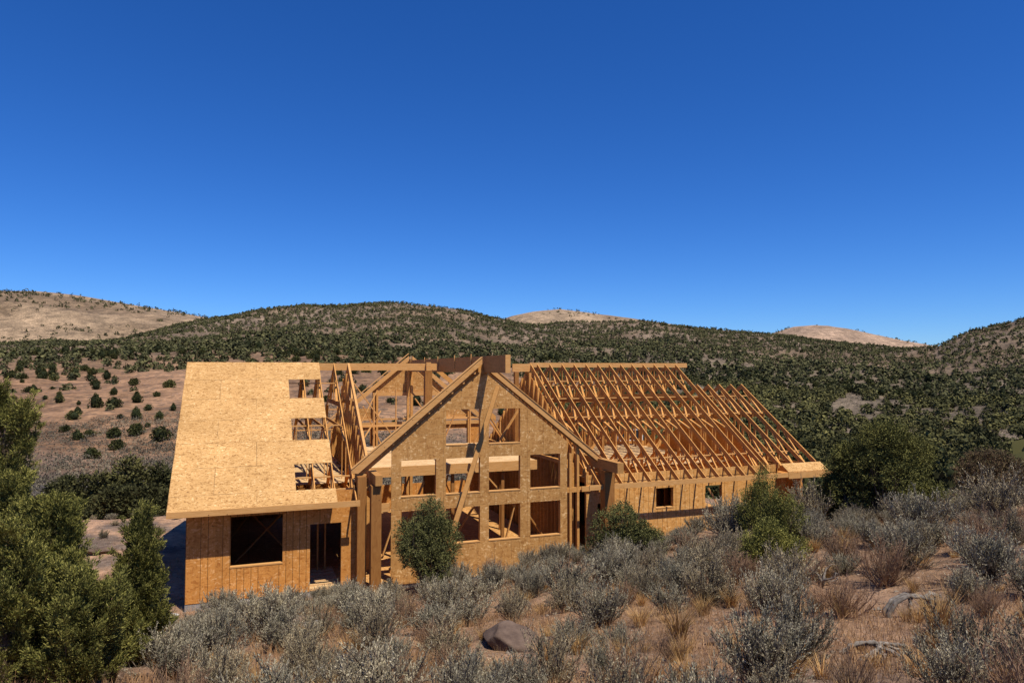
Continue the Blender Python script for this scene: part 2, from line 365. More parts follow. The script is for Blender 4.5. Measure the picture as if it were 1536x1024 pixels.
def build_ground():
    # azimuths: dense ahead, coarse behind ; rings log spaced
    a1 = np.linspace(R(-48), R(48), NA); a2 = np.linspace(R(48), R(312), 90)[1:-1]
    A = np.concatenate([a1, a2]); nA = len(A)
    rr = np.concatenate([np.exp(np.linspace(math.log(.6), math.log(60), 260)), np.exp(np.linspace(math.log(60), math.log(RMAX), 300))[1:]])
    nR = len(rr)
    AA, RR = np.meshgrid(A, rr, indexing='ij')
    X = RR*np.sin(AA); Y = RR*np.cos(AA)
    Z = height(X, Y)
    V = np.stack([X, Y, Z], -1).reshape(-1, 3)
    V = np.vstack([V, [[0, 0, 5.25]]])
    i = np.arange(nA)[:, None]; j = np.arange(nR-1)[None, :]; i2 = (i+1) % nA
    q = np.stack([i*nR+j, i*nR+j+1, i2*nR+j+1, i2*nR+j], -1).reshape(-1, 4)[:, ::-1]
    c = len(V)-1; ii = np.arange(nA)
    t = np.stack([np.full(nA, c), ii*nR, ((ii+1) % nA)*nR], -1)[:, ::-1]
    x, y, z = V.T; r = np.hypot(x, y); px, py = project(x, y, z)
    ahead = y > 0
    n1 = fbm(x*.02, y*.02, 5, 21)*2; n2 = fbm(x*.25, y*.25, 4, 31)*2
    C = np.empty((len(V), 3)); C[:] = (.315,.188,.108)
    def blend(w, col):
        w = np.clip(w, 0, 1)[:, None]; C[:] = C*(1-w)+np.array(col)*w
    blend(smoothstep(.0, .5, n2)*.5, (.24,.17,.125))
    blend(smoothstep(21, 26, r)*(px < 420), (.42,.25,.145))                      # worked ground beside the house
    # darker rocky ledges on it
    blend(smoothstep(24, 28, r)*(px < 420)*(r < 45)*smoothstep(.0,.3,fbm(x*.35,y*1.4,4,8)*2), (.20,.14,.10))
    blend(smoothstep(48, 75, r), (.29,.165,.088))                                 # red-brown slope
    sagew = smoothstep(-.25, .12, n1+.10)*smoothstep(60, 80, r)*(1-smoothstep(118, 150, r+n1*60))
    blend(sagew*(px < 760), (.135,.115,.10))
    blend(smoothstep(330, 520, r), (.20,.138,.085))
    blend(smoothstep(600, 800, r)*smoothstep(-.1,.3,n1), (.235,.17,.115))
    right = smoothstep(820, 1000, px)*smoothstep(60, 90, r)
    blend(right*(1-smoothstep(500,700,r)), (.17,.13,.085))
    clr = smoothstep(.05, .3, fbm(x*.016+3, y*.009, 4, 44)*2+.14)*smoothstep(1230,1330,px)*smoothstep(130,170,r)*(1-smoothstep(380,460,r))
    blend(clr*.7, (.27,.20,.135))
    me = np_mesh('ground', V, [q, t], [M['ground'], M['farground']], None, True)
    # far faces use the hill shader
    pr = np.hypot(*(V[q[:, 0], :2].T)); mi = np.concatenate([(pr > 48).astype(np.int32), np.zeros(len(t), np.int32)])
    me.polygons.foreach_set('material_index', mi)
    at = me.color_attributes.new('tone', 'FLOAT_COLOR', 'POINT')
    at.data.foreach_set('color', np.concatenate([C, np.ones((len(V),1))], 1).astype(np.float32).ravel())
    tag(mobj('ground', me), kind='structure')
build_ground()

# ------------------------------------------------------------------ far hills (real terrain 1.5 to 3 km off)
def far_hill(name, sky, Y1, col, treeden, seed, depth=900, drop=90):
    """sky: list of (column, row) of the crest ; a rounded ridge standing at distance Y1"""
    pxs = np.linspace(sky[0][0], sky[-1][0], 260); rows = np.interp(pxs, *zip(*sky))
    kk = np.exp(-np.linspace(-2,2,13)**2); kk /= kk.sum(); rows = np.convolve(np.pad(rows, 6, mode='edge'), kk, mode='valid')
    S = np.linspace(-1, .6, 70)
    P, SS = np.meshgrid(pxs, S, indexing='ij')
    zc = np.array([zat(p, r_, Y1) for p, r_ in zip(pxs, rows)])[:, None]
    Y = Y1 + SS*depth; X = (P-768)/F*Y1*(1+SS*.15)
    Z = zc - (zc+drop)*np.where(SS < 0, np.abs(SS)**1.6, SS**2*.8)
    Z = Z + fbm(X*.004, Y*.004, 6, seed)*60*np.clip(np.abs(SS)*2.5, 0.06, 1)
    V = np.stack([X, Y, Z], -1).reshape(-1, 3)
    nP, nS = P.shape; i = np.arange(nP-1)[:, None]; j = np.arange(nS-1)[None, :]
    q = np.stack([i*nS+j, (i+1)*nS+j, (i+1)*nS+j+1, i*nS+j+1], -1).reshape(-1, 4)
    me = np_mesh(name, V, [q], [M['farground']], None, True)
    n = fbm(V[:,0]*.006, V[:,1]*.006, 5, seed+3)*2
    w = smoothstep(-.15, .3, n)[:, None]
    C = np.array(col)*(1-w) + np.array(col)*np.array((.72,.70,.68))*w
    at = me.color_attributes.new('tone', 'FLOAT_COLOR', 'POINT')
    at.data.foreach_set('color', np.concatenate([C, np.ones((len(V),1))], 1).astype(np.float32).ravel())
    tag(mobj(name, me), kind='structure')
    # tree positions on the visible side
    out = []
    V3 = V.reshape(nP, nS, 3)
    for _ in range(treeden):
        a = rng.random()*(nP-1.01); b = (rng.random()**.7)*(nS*.64)
        i_, j_ = int(a), int(b); p = V3[i_, j_]*(1-(a-i_)) + V3[i_+1, j_]*(a-i_)
        if fbm(np.array([p[0]*.005]), np.array([p[1]*.004+p[2]*.01]), 4, seed+9)[0]*2 + rng.normal()*.12 > .06: out.append(p)
    return np.array(out)
HT = []
HT.append(far_hill('far_hill', [(-420,452),(-200,440),(0,437),(60,437),(120,443),(200,457),(260,467),(320,478),(400,490),(520,505)], 1750, (.34,.235,.14), 2700, 11))
HT.append(far_hill('far_hill', [(690,502),(740,486),(765,476),(800,468),(840,464),(880,469),(930,476),(970,482),(1080,498)], 2300, (.40,.28,.17), 500, 12))
HT.append(far_hill('far_hill', [(1120,512),(1160,500),(1190,490),(1220,488),(1260,494),(1320,507),(1370,517),(1440,523),(1520,528)], 2300, (.40,.27,.175), 600, 13))

# ------------------------------------------------------------------ foliage generators
def unit(v): return v/np.maximum(np.linalg.norm(v, axis=-1, keepdims=True), 1e-9)
def blades(P, D, Ln, W, rg, taper=.5):
    """thin diamond leaves: base P, direction D, length, half width"""
    D = unit(D); S = unit(np.cross(D, rg.normal(size=D.shape)))
    Ln = np.broadcast_to(np.asarray(Ln), (len(P),))[:, None]; W = np.broadcast_to(np.asarray(W), (len(P),))[:, None]
    a = P; b = P + D*Ln*taper + S*W; c = P + D*Ln; d = P + D*Ln*taper - S*W
    V = np.stack([a, b, c, d], 1).reshape(-1, 3)
    return V, np.arange(len(V), dtype=np.int32).reshape(-1, 4)
def tubes(paths, sides=4):
    Vs, Qs, base = [], [], 0
    for pts, rad in paths:
        pts = np.asarray(pts, float); rad = np.asarray(rad, float); n = len(pts)
        t = unit(np.gradient(pts, axis=0)); ref = np.array([.31,.77,.55]); s = unit(np.cross(t, ref)); u = np.cross(s, t)
        ang = np.arange(sides)*2*math.pi/sides
        ring = pts[:,None,:] + rad[:,None,None]*(np.cos(ang)[None,:,None]*s[:,None,:] + np.sin(ang)[None,:,None]*u[:,None,:])
        Vs.append(ring.reshape(-1,3))
        i = np.arange(n-1)[:,None]; k_ = np.arange(sides)[None,:]; k2 = (k_+1) % sides
        Qs.append((base + np.stack([i*sides+k_, i*sides+k2, (i+1)*sides+k2, (i+1)*sides+k_], -1)).reshape(-1,4)); base += n*sides
    return np.vstack(Vs), np.vstack(Qs)
def curve(p0, d0, length, n, rg, up=.0, wob=.15):
    p = np.array(p0, float); d = unit(np.array(d0, float)); out = [p.copy()]; st = length/(n-1)
    for _ in range(n-1):
        d = unit(d + rg.normal(size=3)*wob + np.array([0,0,up])); p = p + d*st; out.append(p.copy())
    return np.array(out)

def sage_proto(seed, Rr=.62, Hh=.75, nst=46, dry=False, dens=1.0):
    rg = np.random.default_rng(seed); stems = []; LP, LD, LL = [], [], []
    lean = rg.normal(size=2)*.12
    for s in range(nst):
        az = rg.random()*6.283; pol = (rg.random()**.62)*1.28
        d = np.array([math.sin(pol)*math.cos(az)+lean[0], math.sin(pol)*math.sin(az)+lean[1], math.cos(pol)+.12])
        el = 1/math.sqrt((math.sin(pol)/Rr)**2 + (math.cos(pol)/Hh)**2)*rg.uniform(.72, 1.12)
        path = curve((rg.normal()*.04, rg.normal()*.04, 0), d, el, 7, rg, up=.10 if pol > .5 else 0.0, wob=.13)
        stems.append((path, np.linspace(.011, .003, 7)))
        for t in np.linspace(.30, 1.0, int(11*dens)):
            f = t*6; i = min(int(f), 5); p = path[i] + (path[i+1]-path[i])*(f-i); dd = unit(path[i+1]-path[i])
            for q in range(2):
                td = unit(dd*.8 + rg.normal(size=3)*.55 + np.array([0,0,.55])); tl = rg.uniform(.09, .20)*(1.15-.2*t)
                tw = curve(p, td, tl, 4, rg, up=.10, wob=.12)
                stems.append((tw, np.linspace(.0035, .0012, 4)))
                nl = rg.integers(15, 24) if not dry else rg.integers(3, 6)
                ts = rg.random(nl)*3; ii = np.minimum(ts.astype(int), 2); pp = tw[ii] + (tw[ii+1]-tw[ii])*(ts-ii)[:,None]
                LP.append(pp); LD.append(td[None]*1.5 + rg.normal(size=(nl,3))*.5 + np.array([0,0,.25])); LL.append(rg.uniform(.020, .042, nl))
    P = np.vstack(LP); D = np.vstack(LD); LLn = np.concatenate(LL)
    VL, QL = blades(P, D, LLn*(1 if not dry else 1.4), LLn*(.11 if not dry else .06), rg, .6)
    big = [s for s in stems if len(s[0]) == 7]; small = [s for s in stems if len(s[0]) == 4]
    VS, QS = tubes(big, 4); VT, QT = tubes(small, 3)
    VS = np.vstack([VS, VT]); QS = np.vstack([QS, QT+len(VS)-len(VT)])
    return (VL, QL), (VS, QS)

def lobes_bush(seed, lobes, n, leaf, width, upb=.5, jitter=.35, shell=.55):
    """leaf tufts spread over a set of ellipsoid clumps (cx,cy,cz,rx,ry,rz)"""
    rg = np.random.default_rng(seed); lobes = np.asarray(lobes, float)
    area = (lobes[:,3]*lobes[:,5])**.9; pr = area/area.sum()
    k_ = rg.choice(len(lobes), n, p=pr); d = unit(rg.normal(size=(n,3))); rad = shell + (1-shell)*rg.random(n)**.5
    rad *= 1 + .12*rg.normal(size=n)
    P = lobes[k_,:3] + d*rad[:,None]*lobes[k_,3:6]
    D = d + np.array([0,0,upb]) + rg.normal(size=(n,3))*jitter
    return P, D, rg
def tuft_mesh(P, D, rg, per, tl, leaf, w, spread=.5):
    n = len(P); D = unit(D)
    PP = np.repeat(P, per, 0) + np.repeat(D, per, 0)*(rg.random((n*per,1))*tl) + rg.normal(size=(n*per,3))*tl*.13
    DD = np.repeat(D, per, 0) + rg.normal(size=(n*per,3))*spread
    return blades(PP, DD, leaf*rg.uniform(.6,1.3,n*per), w*rg.uniform(.6,1.3,n*per), rg, .5)

# hillside junipers: prototypes (unit: radius 1, height ~1.9) ------------------------------------
def hill_proto(seed, n=520, dome=False):
    rg = np.random.default_rng(seed); lob = []
    top = 1.25 if dome else 1.8
    for i in range(15 if not dome else 20):
        h = rg.random()**.8; rr = (1-h**1.7)*.55 if not dome else (1-h**2.5)*.72
        a = rg.random()*6.283; lob.append((rr*math.cos(a), rr*math.sin(a), .3+h*(top-.62), .42*(1-h*.45)*rg.uniform(.8,1.2), .42*(1-h*.45)*rg.uniform(.8,1.2), .42*rg.uniform(.8,1.2)))
    lob.append((0,0,top*.42,.55,.55,top*.42))
    P, D, rg = lobes_bush(seed, lob, n, 0, 0, .35, .5, .7)
    k_ = .66 if n > 1200 else .8; V, Q = blades(P-unit(D)*.06, D, .24*k_*rg.uniform(.6,1.3,n), .10*k_*rg.uniform(.6,1.3,n), rg, .5)
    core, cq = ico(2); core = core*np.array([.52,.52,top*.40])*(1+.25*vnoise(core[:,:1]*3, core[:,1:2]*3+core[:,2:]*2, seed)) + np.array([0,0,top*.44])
    return V, Q, core, cq
def ico(sub):
    import bmesh
    bm = bmesh.new(); bmesh.ops.create_icosphere(bm, subdivisions=sub, radius=1)
    v = np.array([p.co[:] for p in bm.verts]); f = np.array([[q.index for q in p.verts] for p in bm.faces]); bm.free(); return v, f
HP = []; VP = []
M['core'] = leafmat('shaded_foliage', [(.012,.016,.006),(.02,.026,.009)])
for s in range(6):
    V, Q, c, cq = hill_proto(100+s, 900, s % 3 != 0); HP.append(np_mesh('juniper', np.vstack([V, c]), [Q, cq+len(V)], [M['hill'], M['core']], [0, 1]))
for s in range(5):
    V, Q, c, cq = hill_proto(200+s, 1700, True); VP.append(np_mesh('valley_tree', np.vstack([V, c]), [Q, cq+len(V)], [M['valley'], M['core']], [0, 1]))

cand = []   # (x,y,z,R,kind)
# hand placed junipers on the bare slope beyond the left wing: column, row of the foot, width in picture px
HAND = [(50,588,14),(79,584,9),(143,611,25),(170,611,26),(171,592,14),(110,629,22),(181,628,12),(204,629,20),(223,616,15),(239,629,17),(260,616,12),
 (98,647,20),(115,660,20),(135,654,18),(174,656,25),(177,674,24),(206,652,28),(241,661,32),(235,595,14),(254,581,18),(160,569,16),(136,569,14),(78,563,16),
 (202,577,16),(118,607,9),(89,592,8),(68,599,9),(33,574,9),(220,641,11),(149,651,7),(20,600,12),(8,622,14),(545,588,20),(568,582,18),(592,640,16),(615,632,18),(584,604,14),(640,600,13),(700,600,14),(508,606,18),(497,574,12),(455,580,16),(676,640,16),(560,612,10)]
for px, py, w in HAND:
    h_ = hit(px, py)
    if h_: cand.append((*h_, w*h_[1]/F/2, 0, True))
SP = []
def free(x, y, d):
    key = (int(x//8), int(y//8))
    for i in (-1,0,1):
        for j in (-1,0,1):
            for (a, b, e) in GRID.get((key[0]+i, key[1]+j), ()):
                if (a-x)**2+(b-y)**2 < (.5*(d+e))**2: return False
    GRID.setdefault(key, []).append((x, y, d)); return True
GRID = {}
for c in cand: free(c[0], c[1], c[3]*2)
NT = 60000
a_ = rng.uniform(R(-44), R(44), NT); r_ = np.sqrt(rng.uniform(55**2, 1120**2, NT)); 
extra = 9000; a_ = np.concatenate([a_, rng.uniform(R(0), R(44), extra)]); r_ = np.concatenate([r_, rng.uniform(55, 300, extra)])
x_ = r_*np.sin(a_); y_ = r_*np.cos(a_); z_ = height(x_, y_); px_, py_ = project(x_, y_, z_)
n_ = fbm(x_*.011, y_*.011, 4, 61)*2; n3_ = fbm(x_*.03, y_*.03, 3, 67)*2; u_ = rng.random(len(x_))
hu_, hv_ = to_house(x_, y_)
for i in range(len(x_)):
    px, py, r, x, y, z = px_[i], py_[i], r_[i], x_[i], y_[i], z_[i]
    if -3 < hu_[i] < 27 and -6 < hv_[i] < 16: continue
    kind = 0
    if px < 790:
        if r < 175: p = .006; R0 = rng.uniform(.8, 1.5)
        elif py + n3_[i]*26 > 560: p = .05 if px < 480 else .14; R0 = rng.uniform(.9, 1.9)
        elif py + n3_[i]*30 > 543: p = .16 + .3*(n3_[i] > .05); R0 = rng.uniform(1.3, 2.5)
        elif r < 640: p = (.8 if px > 300 or r > 480 else .5) if n3_[i] > -.06 else .2; R0 = rng.uniform(1.7, 3.1)
        else: p = .68 + .6*n_[i] + .9*n3_[i] if px > 380 else .7+n3_[i]; R0 = rng.uniform(1.3, 2.5)
    elif px < 1400 or r < 380:
        if r < 260:
            p = .9 if n3_[i] > -.25 else .35; R0 = 1.0 + 2.4*rng.random()**1.6; kind = 1
            if px > 1230 and r > 128: p = .55 + .8*(-n_[i]) 
        elif r < 420: p = .72 if n3_[i] > -.02 else .2; R0 = rng.uniform(1.6, 3.0); kind = 1
        elif r < 700: p = .72 if n3_[i] > -.03 else .25; R0 = rng.uniform(1.9, 3.3)
        else: p = .62 + .9*n3_[i]; R0 = rng.uniform(1.5, 2.6)
        if px > 1230 and 160 < r < 420: p *= .25 if (fbm(np.array([x*.016+3]), np.array([y*.009]), 4, 44)[0]*2+.14) > .1 else 1
    else:
        p = .85 if r < 560 else .45 + .5*n3_[i]; R0 = rng.uniform(1.5, 2.6)
    if u_[i] > p: continue
    if not free(x, y, R0*(1.5 if kind else 1.75)): continue
    cand.append((x, y, z, R0, kind, False))
# individuals: the ones that show largest; the rest are one wood per stretch of country
def shows(c):
    px, py = project(c[0], c[1], c[2]); return (-25 < px < 1561) and py > 430
vis = sorted([c for c in cand if shows(c)], key=lambda c: -(c[3]/c[1] + (1 if c[5] else 0)))
ind = {0: [c for c in vis if c[4] == 0][:285], 1: [c for c in vis if c[4] == 1][:285]}
chosen = set(id(c) for k_ in ind for c in ind[k_])
LABH = {(143,611): 'largest dark juniper on the bare slope, left one of a touching pair beside the roof',
        (170,611): 'broad dark juniper touching the right side of the tallest juniper on the bare slope',
        (241,661): 'wide low juniper on the bare slope just left of the roof sheathing edge',
        (177,674): 'lowest juniper on the bare slope, standing against the grey brush below',
        (174,656): 'round juniper directly above the lowest juniper on the bare slope',
        (110,629): 'round juniper standing alone in the middle of the bare slope',
        (98,647): 'low juniper at the left of a row of three above the grey brush',
        (115,660): 'juniper at the middle of a row of three above the grey brush',
        (206,652): 'wide double crowned juniper right of the stacked pair on the bare slope',
        (254,581): 'juniper on the bare slope next to the top left corner of the roof'}
rq = random.Random(3)
for k_ in (0, 1):
    for n, c in enumerate(ind[k_]):
        me = rq.choice(HP if k_ == 0 else VP)
        o = bpy.data.objects.new('juniper' if k_ == 0 else 'valley_tree', me); link(o)
        o.location = (c[0], c[1], c[2]-.15*c[3]); s = c[3]
        o.scale = (s*rq.uniform(.9,1.1), s*rq.uniform(.9,1.1), s*rq.uniform(.85,1.12)); o.rotation_euler = (0,0,rq.random()*6.28)
        px, py = project(c[0], c[1], c[2]); lab = None
        if c[5]:
            for key, t_ in LABH.items():
                if abs(key[0]-px) < 3 and abs(key[1]-py) < 4: lab = t_
        if k_ == 0:
            z1 = 'beyond the left wing' if px < 290 else ('behind the open framing' if px < 800 else 'right of the gable')
            z2 = 'small round juniper on bare brown slope ' if (px < 800 and py > 556) else 'dark juniper in the woodland up the hillside '
            g = z2 + z1
        else:
            z1 = 'beyond the right wing' if px < 1230 else 'past the big dark bush'
            z2 = 'rounded tree in the near valley wood ' if py > 640 else 'rounded tree in the upper valley wood '
            g = z2 + z1
        tag(o, lab or g, 'tree', None if lab else g)
        if k_ == 0 and n < 40:
            pass
# the woods as stuff
def wood(name, label, items, nq, mat):
    if not items: return
    A = np.array([(c[0], c[1], c[2], c[3]) for c in items]); n = len(A); rg = np.random.default_rng(5)
    d = unit(rg.normal(size=(n, nq, 3)) + np.array([0,-.15,.25])); d[...,2] = np.abs(d[...,2])*.95
    rad = rg.uniform(.75, 1.08, (n, nq, 1))
    lump = 1 + .22*np.sin(d[...,0:1]*5+A[:,0][:,None,None])*np.sin(d[...,1:2]*4+A[:,1][:,None,None])
    hs = rg.uniform(1.2, 1.8, (n,1,1)); P = d*rad*lump*A[:,3][:,None,None]; P[...,2:3] *= hs; P += A[:,None,:3]
    D = d + rg.normal(size=d.shape)*.55
    Dt = unit(np.cross(D, rg.normal(size=d.shape))); S = unit(np.cross(D, Dt))
    sz = (A[:,3][:,None,None]*(.36 if nq < 100 else .21)*rg.uniform(.7,1.3,(n,nq,1)))
    V = np.stack([P+Dt*sz, P+S*sz*.8, P-Dt*sz, P-S*sz*.8], 2).reshape(-1,3)
    Q = np.arange(len(V), dtype=np.int32).reshape(-1,4)
    tag(mobj(name, np_mesh(name, V, [Q], [mat])), label, 'woodland', None, 'stuff')
rest = [c for c in cand if id(c) not in chosen]
vr = [c for c in rest if c[4] == 1]; nr = [c for c in rest if c[4] == 0 and math.hypot(c[0],c[1]) < 560]; fr = [c for c in rest if c[4] == 0 and math.hypot(c[0],c[1]) >= 560]
print('TREES', len(cand), len(vr), len(nr), len(fr))
wood('valley_wood', 'dense dark green scrub wood filling the valley floor behind the right wing', vr, 150, M['valley'])
wood('hillside_wood', 'dense juniper wood covering the lower slope of the long hill', nr, 46, M['far'])
wood('ridge_wood', 'thin scatter of tiny junipers over the crest of the long hill', fr, 26, M['far'])
for t_, (nm, lb) in zip(HT, (('far_hill_scrub', 'dark scrub dotted over the far tan hill at the left'), ('distant_hill_scrub', 'tiny dark trees along the distant tan hill above the gable'), ('pale_hill_scrub', 'tiny dark trees along the pale tan hill at the right'))):
    wood(nm, lb, [(p[0], p[1], p[2], rng.uniform(2.6, 5.0)) for p in t_], 14, M['far'])

# low grey brush on the left valley floor (uncountable)
def far_brush():
    n = 16000; a = rng.uniform(R(-42), R(40), n); r = np.where(a < R(3), rng.uniform(60, 175, n), rng.uniform(110, 420, n)); x = r*np.sin(a); y = r*np.cos(a); z = height(x, y)
    k_ = fbm(x*.02, y*.02, 5, 21)*2; keep = (a > R(3)) | (k_ + rng.normal(size=n)*.12 > -.25 + np.clip((r-110)/100, 0, 1))
    x, y, z = x[keep], y[keep], z[keep]; n = len(x); nq = 16; rg = rng
    d = unit(rg.normal(size=(n,nq,3))); d[...,2] = np.abs(d[...,2]); s = rg.uniform(.35,.8,(n,1,1))
    P = np.stack([x,y,z],-1)[:,None,:] + d*s; D = d + rg.normal(size=d.shape)*.5
    V, Q = blades(P.reshape(-1,3), D.reshape(-1,3), .40, .07, rg, .5)
    tag(mobj('valley_brush', np_mesh('valley_brush', V, [Q], [M['sagefar']])), 'low grey brush spread over the valley floor and its clearings', 'brush', None, 'stuff')
far_brush()

# ================================================================== THE HOUSE
house = empty('house', (X0, Y0, 0), TH)
tag(house, 'unfinished timber house with a sheathed left roof, open window gable and bare trusses', 'house')
VR, ZR, EO, ZE = 5.98, 7.2, .609, 2.818; SL = (ZR-ZE)/(VR+EO)
def rz(v): return ZE + (v+EO)*SL if v <= VR else ZR - (v-VR)*SL
def part(mb, name, mat, parent=house, label=None):
    o = mb.build(name, M[mat], parent)
    if label: o['label'] = label
    return o
RD = .215     # vertical rafter depth
def slope_board(mb, u, w, va, vb, off=0.0, dep=RD):
    if va < VR < vb:
        slope_board(mb, u, w, va, VR, off, dep); slope_board(mb, u, w, VR, vb, off, dep); return
    mb.prism_x([(va, rz(va)-off-dep), (vb, rz(vb)-off-dep), (vb, rz(vb)-off), (va, rz(va)-off)], u-w/2, u+w/2)
def truss(u, w=.034, attic=True, full=True):
    mb = MB(); slope_board(mb, u, w, -EO+.045, VR*2+EO)
    if full:
        mb.box(u-w/2, u+w/2, 0, VR*2, 2.72, 2.95)                                  # bottom chord
        h = w*.46
        zc = 5.72; vc = (zc-ZE)/SL-EO
        mb.box(u-h, u+h, vc, 2*VR-vc, zc-.18, zc)                        # collar
        for vk in (2.15, 2*VR-2.15):                                               # knee studs
            mb.box(u-h*.9, u+h*.9, vk-.07, vk+.07, 2.95, rz(vk)-RD+.02)
        mb.box(u-h*.9, u+h*.9, VR-.05, VR+.05, zc, ZR-RD)
        for vk in (3.15, 2*VR-3.15): mb.box(u-h*.8, u+h*.8, vk-.035, vk+.035, 2.95, rz(vk)-RD+.01)
        for vk in (1.05, 2*VR-1.05): mb.box(u-h*.8, u+h*.8, vk-.04, vk+.04, 2.95, rz(vk)-RD+.01)
        mb.box(u-h*.7, u+h*.7, 3.2, 2*VR-3.2, 4.75, 4.87)
        for s in (-1, 1):
            f = lambda v: VR + s*(VR-v)
            mb.beam((u, f(4.9), zc-.02), (u, f(5.7), rz(5.7)-RD), w*.8, .09, (1,0,0))
            mb.beam((u, f(.35), 2.93), (u, f(1.05), rz(1.05)-RD), w*.8, .09, (1,0,0))
            mb.beam((u, f(1.05), rz(1.05)-RD), (u, f(2.1), 2.93), w*.8, .11, (1,0,0))
            mb.beam((u, f(2.2), rz(2.2)-RD-.05), (u, f(3.3), zc-.9), w*.8, .13, (1,0,0))
            mb.beam((u, f(3.3), zc-.9), (u, f(3.6), rz(3.6)-RD), w*.8, .13, (1,0,0))
    return mb

# floor, foundation, ground floor frame
part(MB().box(-.0, 24.2, .01, 12.0, -.30, -.045), 'foundation', 'conc')
part(MB().box(.015, 24.15, .03, 11.97, -.043, -.005), 'floor_deck', 'gable')

# -- walls with openings: grid of solid cells
def wall_cells(u0, u1, z0, z1, holes, v0, v1, clip=None):
    us = sorted({u0, u1} | {h[0] for h in holes} | {h[1] for h in holes}); zs = sorted({z0, z1} | {h[2] for h in holes} | {h[3] for h in holes})
    us = [q for q in us if u0 <= q <= u1]; zs = [q for q in zs if z0 <= q <= z1]
    mb = MB()
    for a, b in zip(us, us[1:]):
        for c, d in zip(zs, zs[1:]):
            m = ((a+b)/2, (c+d)/2)
            if any(h[0] < m[0] < h[1] and h[2] < m[1] < h[3] for h in holes): continue
            poly = [(a,c),(b,c),(b,d),(a,d)]
            for (nx, nz, k_) in (clip or []):          # keep nx*x+nz*z <= k
                out = []
                for i in range(len(poly)):
                    p, q = poly[i], poly[(i+1) % len(poly)]; fp = nx*p[0]+nz*p[1]-k_; fq = nx*q[0]+nz*q[1]-k_
                    if fp <= 0: out.append(p)
                    if (fp < 0) != (fq < 0) and abs(fp-fq) > 1e-9:
                        t = fp/(fp-fq); out.append((p[0]+(q[0]-p[0])*t, p[1]+(q[1]-p[1])*t))
                poly = out
                if len(poly) < 3: break
            if len(poly) >= 3: mb.prism(poly, v0, v1)
    return mb
def opening_frame(wall, u0, u1, z0, z1, v0=.022, d=.14, sill=True, door=False, t=.04):
    mb = MB(); mb.box(u0-t, u0, v0, v0+d, z0, z1); mb.box(u1, u1+t, v0, v0+d, z0, z1); mb.box(u0-t, u1+t, v0, v0+d, z1, z1+.14)
    part(mb, 'door_frame' if door else 'window_frame', 'lum', wall)
    if not door: part(MB().box(u0-.01, u1+.01, -.012, v0+d, z0-.035, z0+.004), 'window_sill', 'lumx', wall)

LH = [(1.24,2.75,.96,2.46), (3.57,4.53,-.1,2.06)]
wl = part(wall_cells(0, 5.05, -.02, 3.08, LH, 0, .02), 'front_wall', 'wall', label='front wall of the sheathed left wing with a square window and a doorway')
opening_frame(wl, *LH[0]); opening_frame(wl, 3.57,4.53,-.01,2.06, door=True)
RH = [(13.70,14.15,.9,2.04), (16.18,16.94,1.72,2.45), (18.40,19.18,1.62,2.42), (20.73,21.42,1.55,2.42)]
wr = part(wall_cells(13.25, 21.80, -.02, 3.08, RH, 0, .02), 'front_wall', 'wallr', label='front wall of the right wing with small windows under bare rafters')
for h_ in RH: opening_frame(wr, *h_)
part(wall_cells(21.8, 24.1, -.02, 2.72, [(23.2,23.75,1.7,2.4)], 1.0, 1.02), 'recessed_wall', 'wall')
part(MB().box(21.80, 21.82, .025, 1.0, -.02, 2.95), 'return_wall', 'wall')
part(MB().box(0, .02, .022, 11.98, -.02, 3.05), 'end_wall', 'wall')
part(MB().prism_x([(.0,3.05),(2*VR,3.05),(VR,ZR-.30)], 0, .02), 'end_gable', 'wall')
part(MB().box(24.1, 24.12, 1.021, 6.3, -.02, 2.2).box(24.1, 24.12, 8.8, 11.9, -.02, 2.2).box(24.1, 24.12, 1.021, 11.9, 2.2, 2.95), 'end_wall', 'wall')
part(MB().box(13.5, 21.7, 5.56, 5.58, 0, 2.6), 'darkening_panel', 'timber')  # panel added behind the studs to darken the view through the window
# back walls
part(wall_cells(.02, 5.4, -.02, 2.9, [(3.4,4.6,.0,2.1)], 11.98, 12.0), 'back_wall', 'wall')
part(wall_cells(13.3, 24.1, -.02, 2.9, [(14.2,16.0,.9,2.3),(23.9,24.05,.9,2.3)], 11.98, 12.0), 'back_wall', 'wall')
# studs behind the front walls
def studs(name, u0, u1, v, z0, z1, step=.406, holes=(), parent=house, w=.04, d=.14):
    mb = MB(); u = u0 + w/2
    while u < u1:
        a = [h for h in holes if h[0]-.05 < u < h[1]+.05]
        if not a: mb.box(u-w/2, u+w/2, v, v+d, z0, z1)
        else:
            if a[0][2]-.2 > z0: mb.box(u-w/2, u+w/2, v, v+d, z0, a[0][2]-.04)
            mb.box(u-w/2, u+w/2, v, v+d, a[0][3]+.15, z1)
        u += step
    mb.box(u0, u1, v, v+d, z1, z1+.075)
    return part(mb, name, 'lum', parent)
studs('wall_studs', .03, 5.0, .024, 0, 2.62, holes=LH, parent=wl)
studs('wall_studs', 13.3, 21.75, .024, 0, 2.62, holes=RH, parent=wr)
studs('interior_wall', 13.5, 21.7, 5.4, 0, 2.62)
studs('interior_wall', 13.5, 23.9, 9.6, 2.97, 4.4)

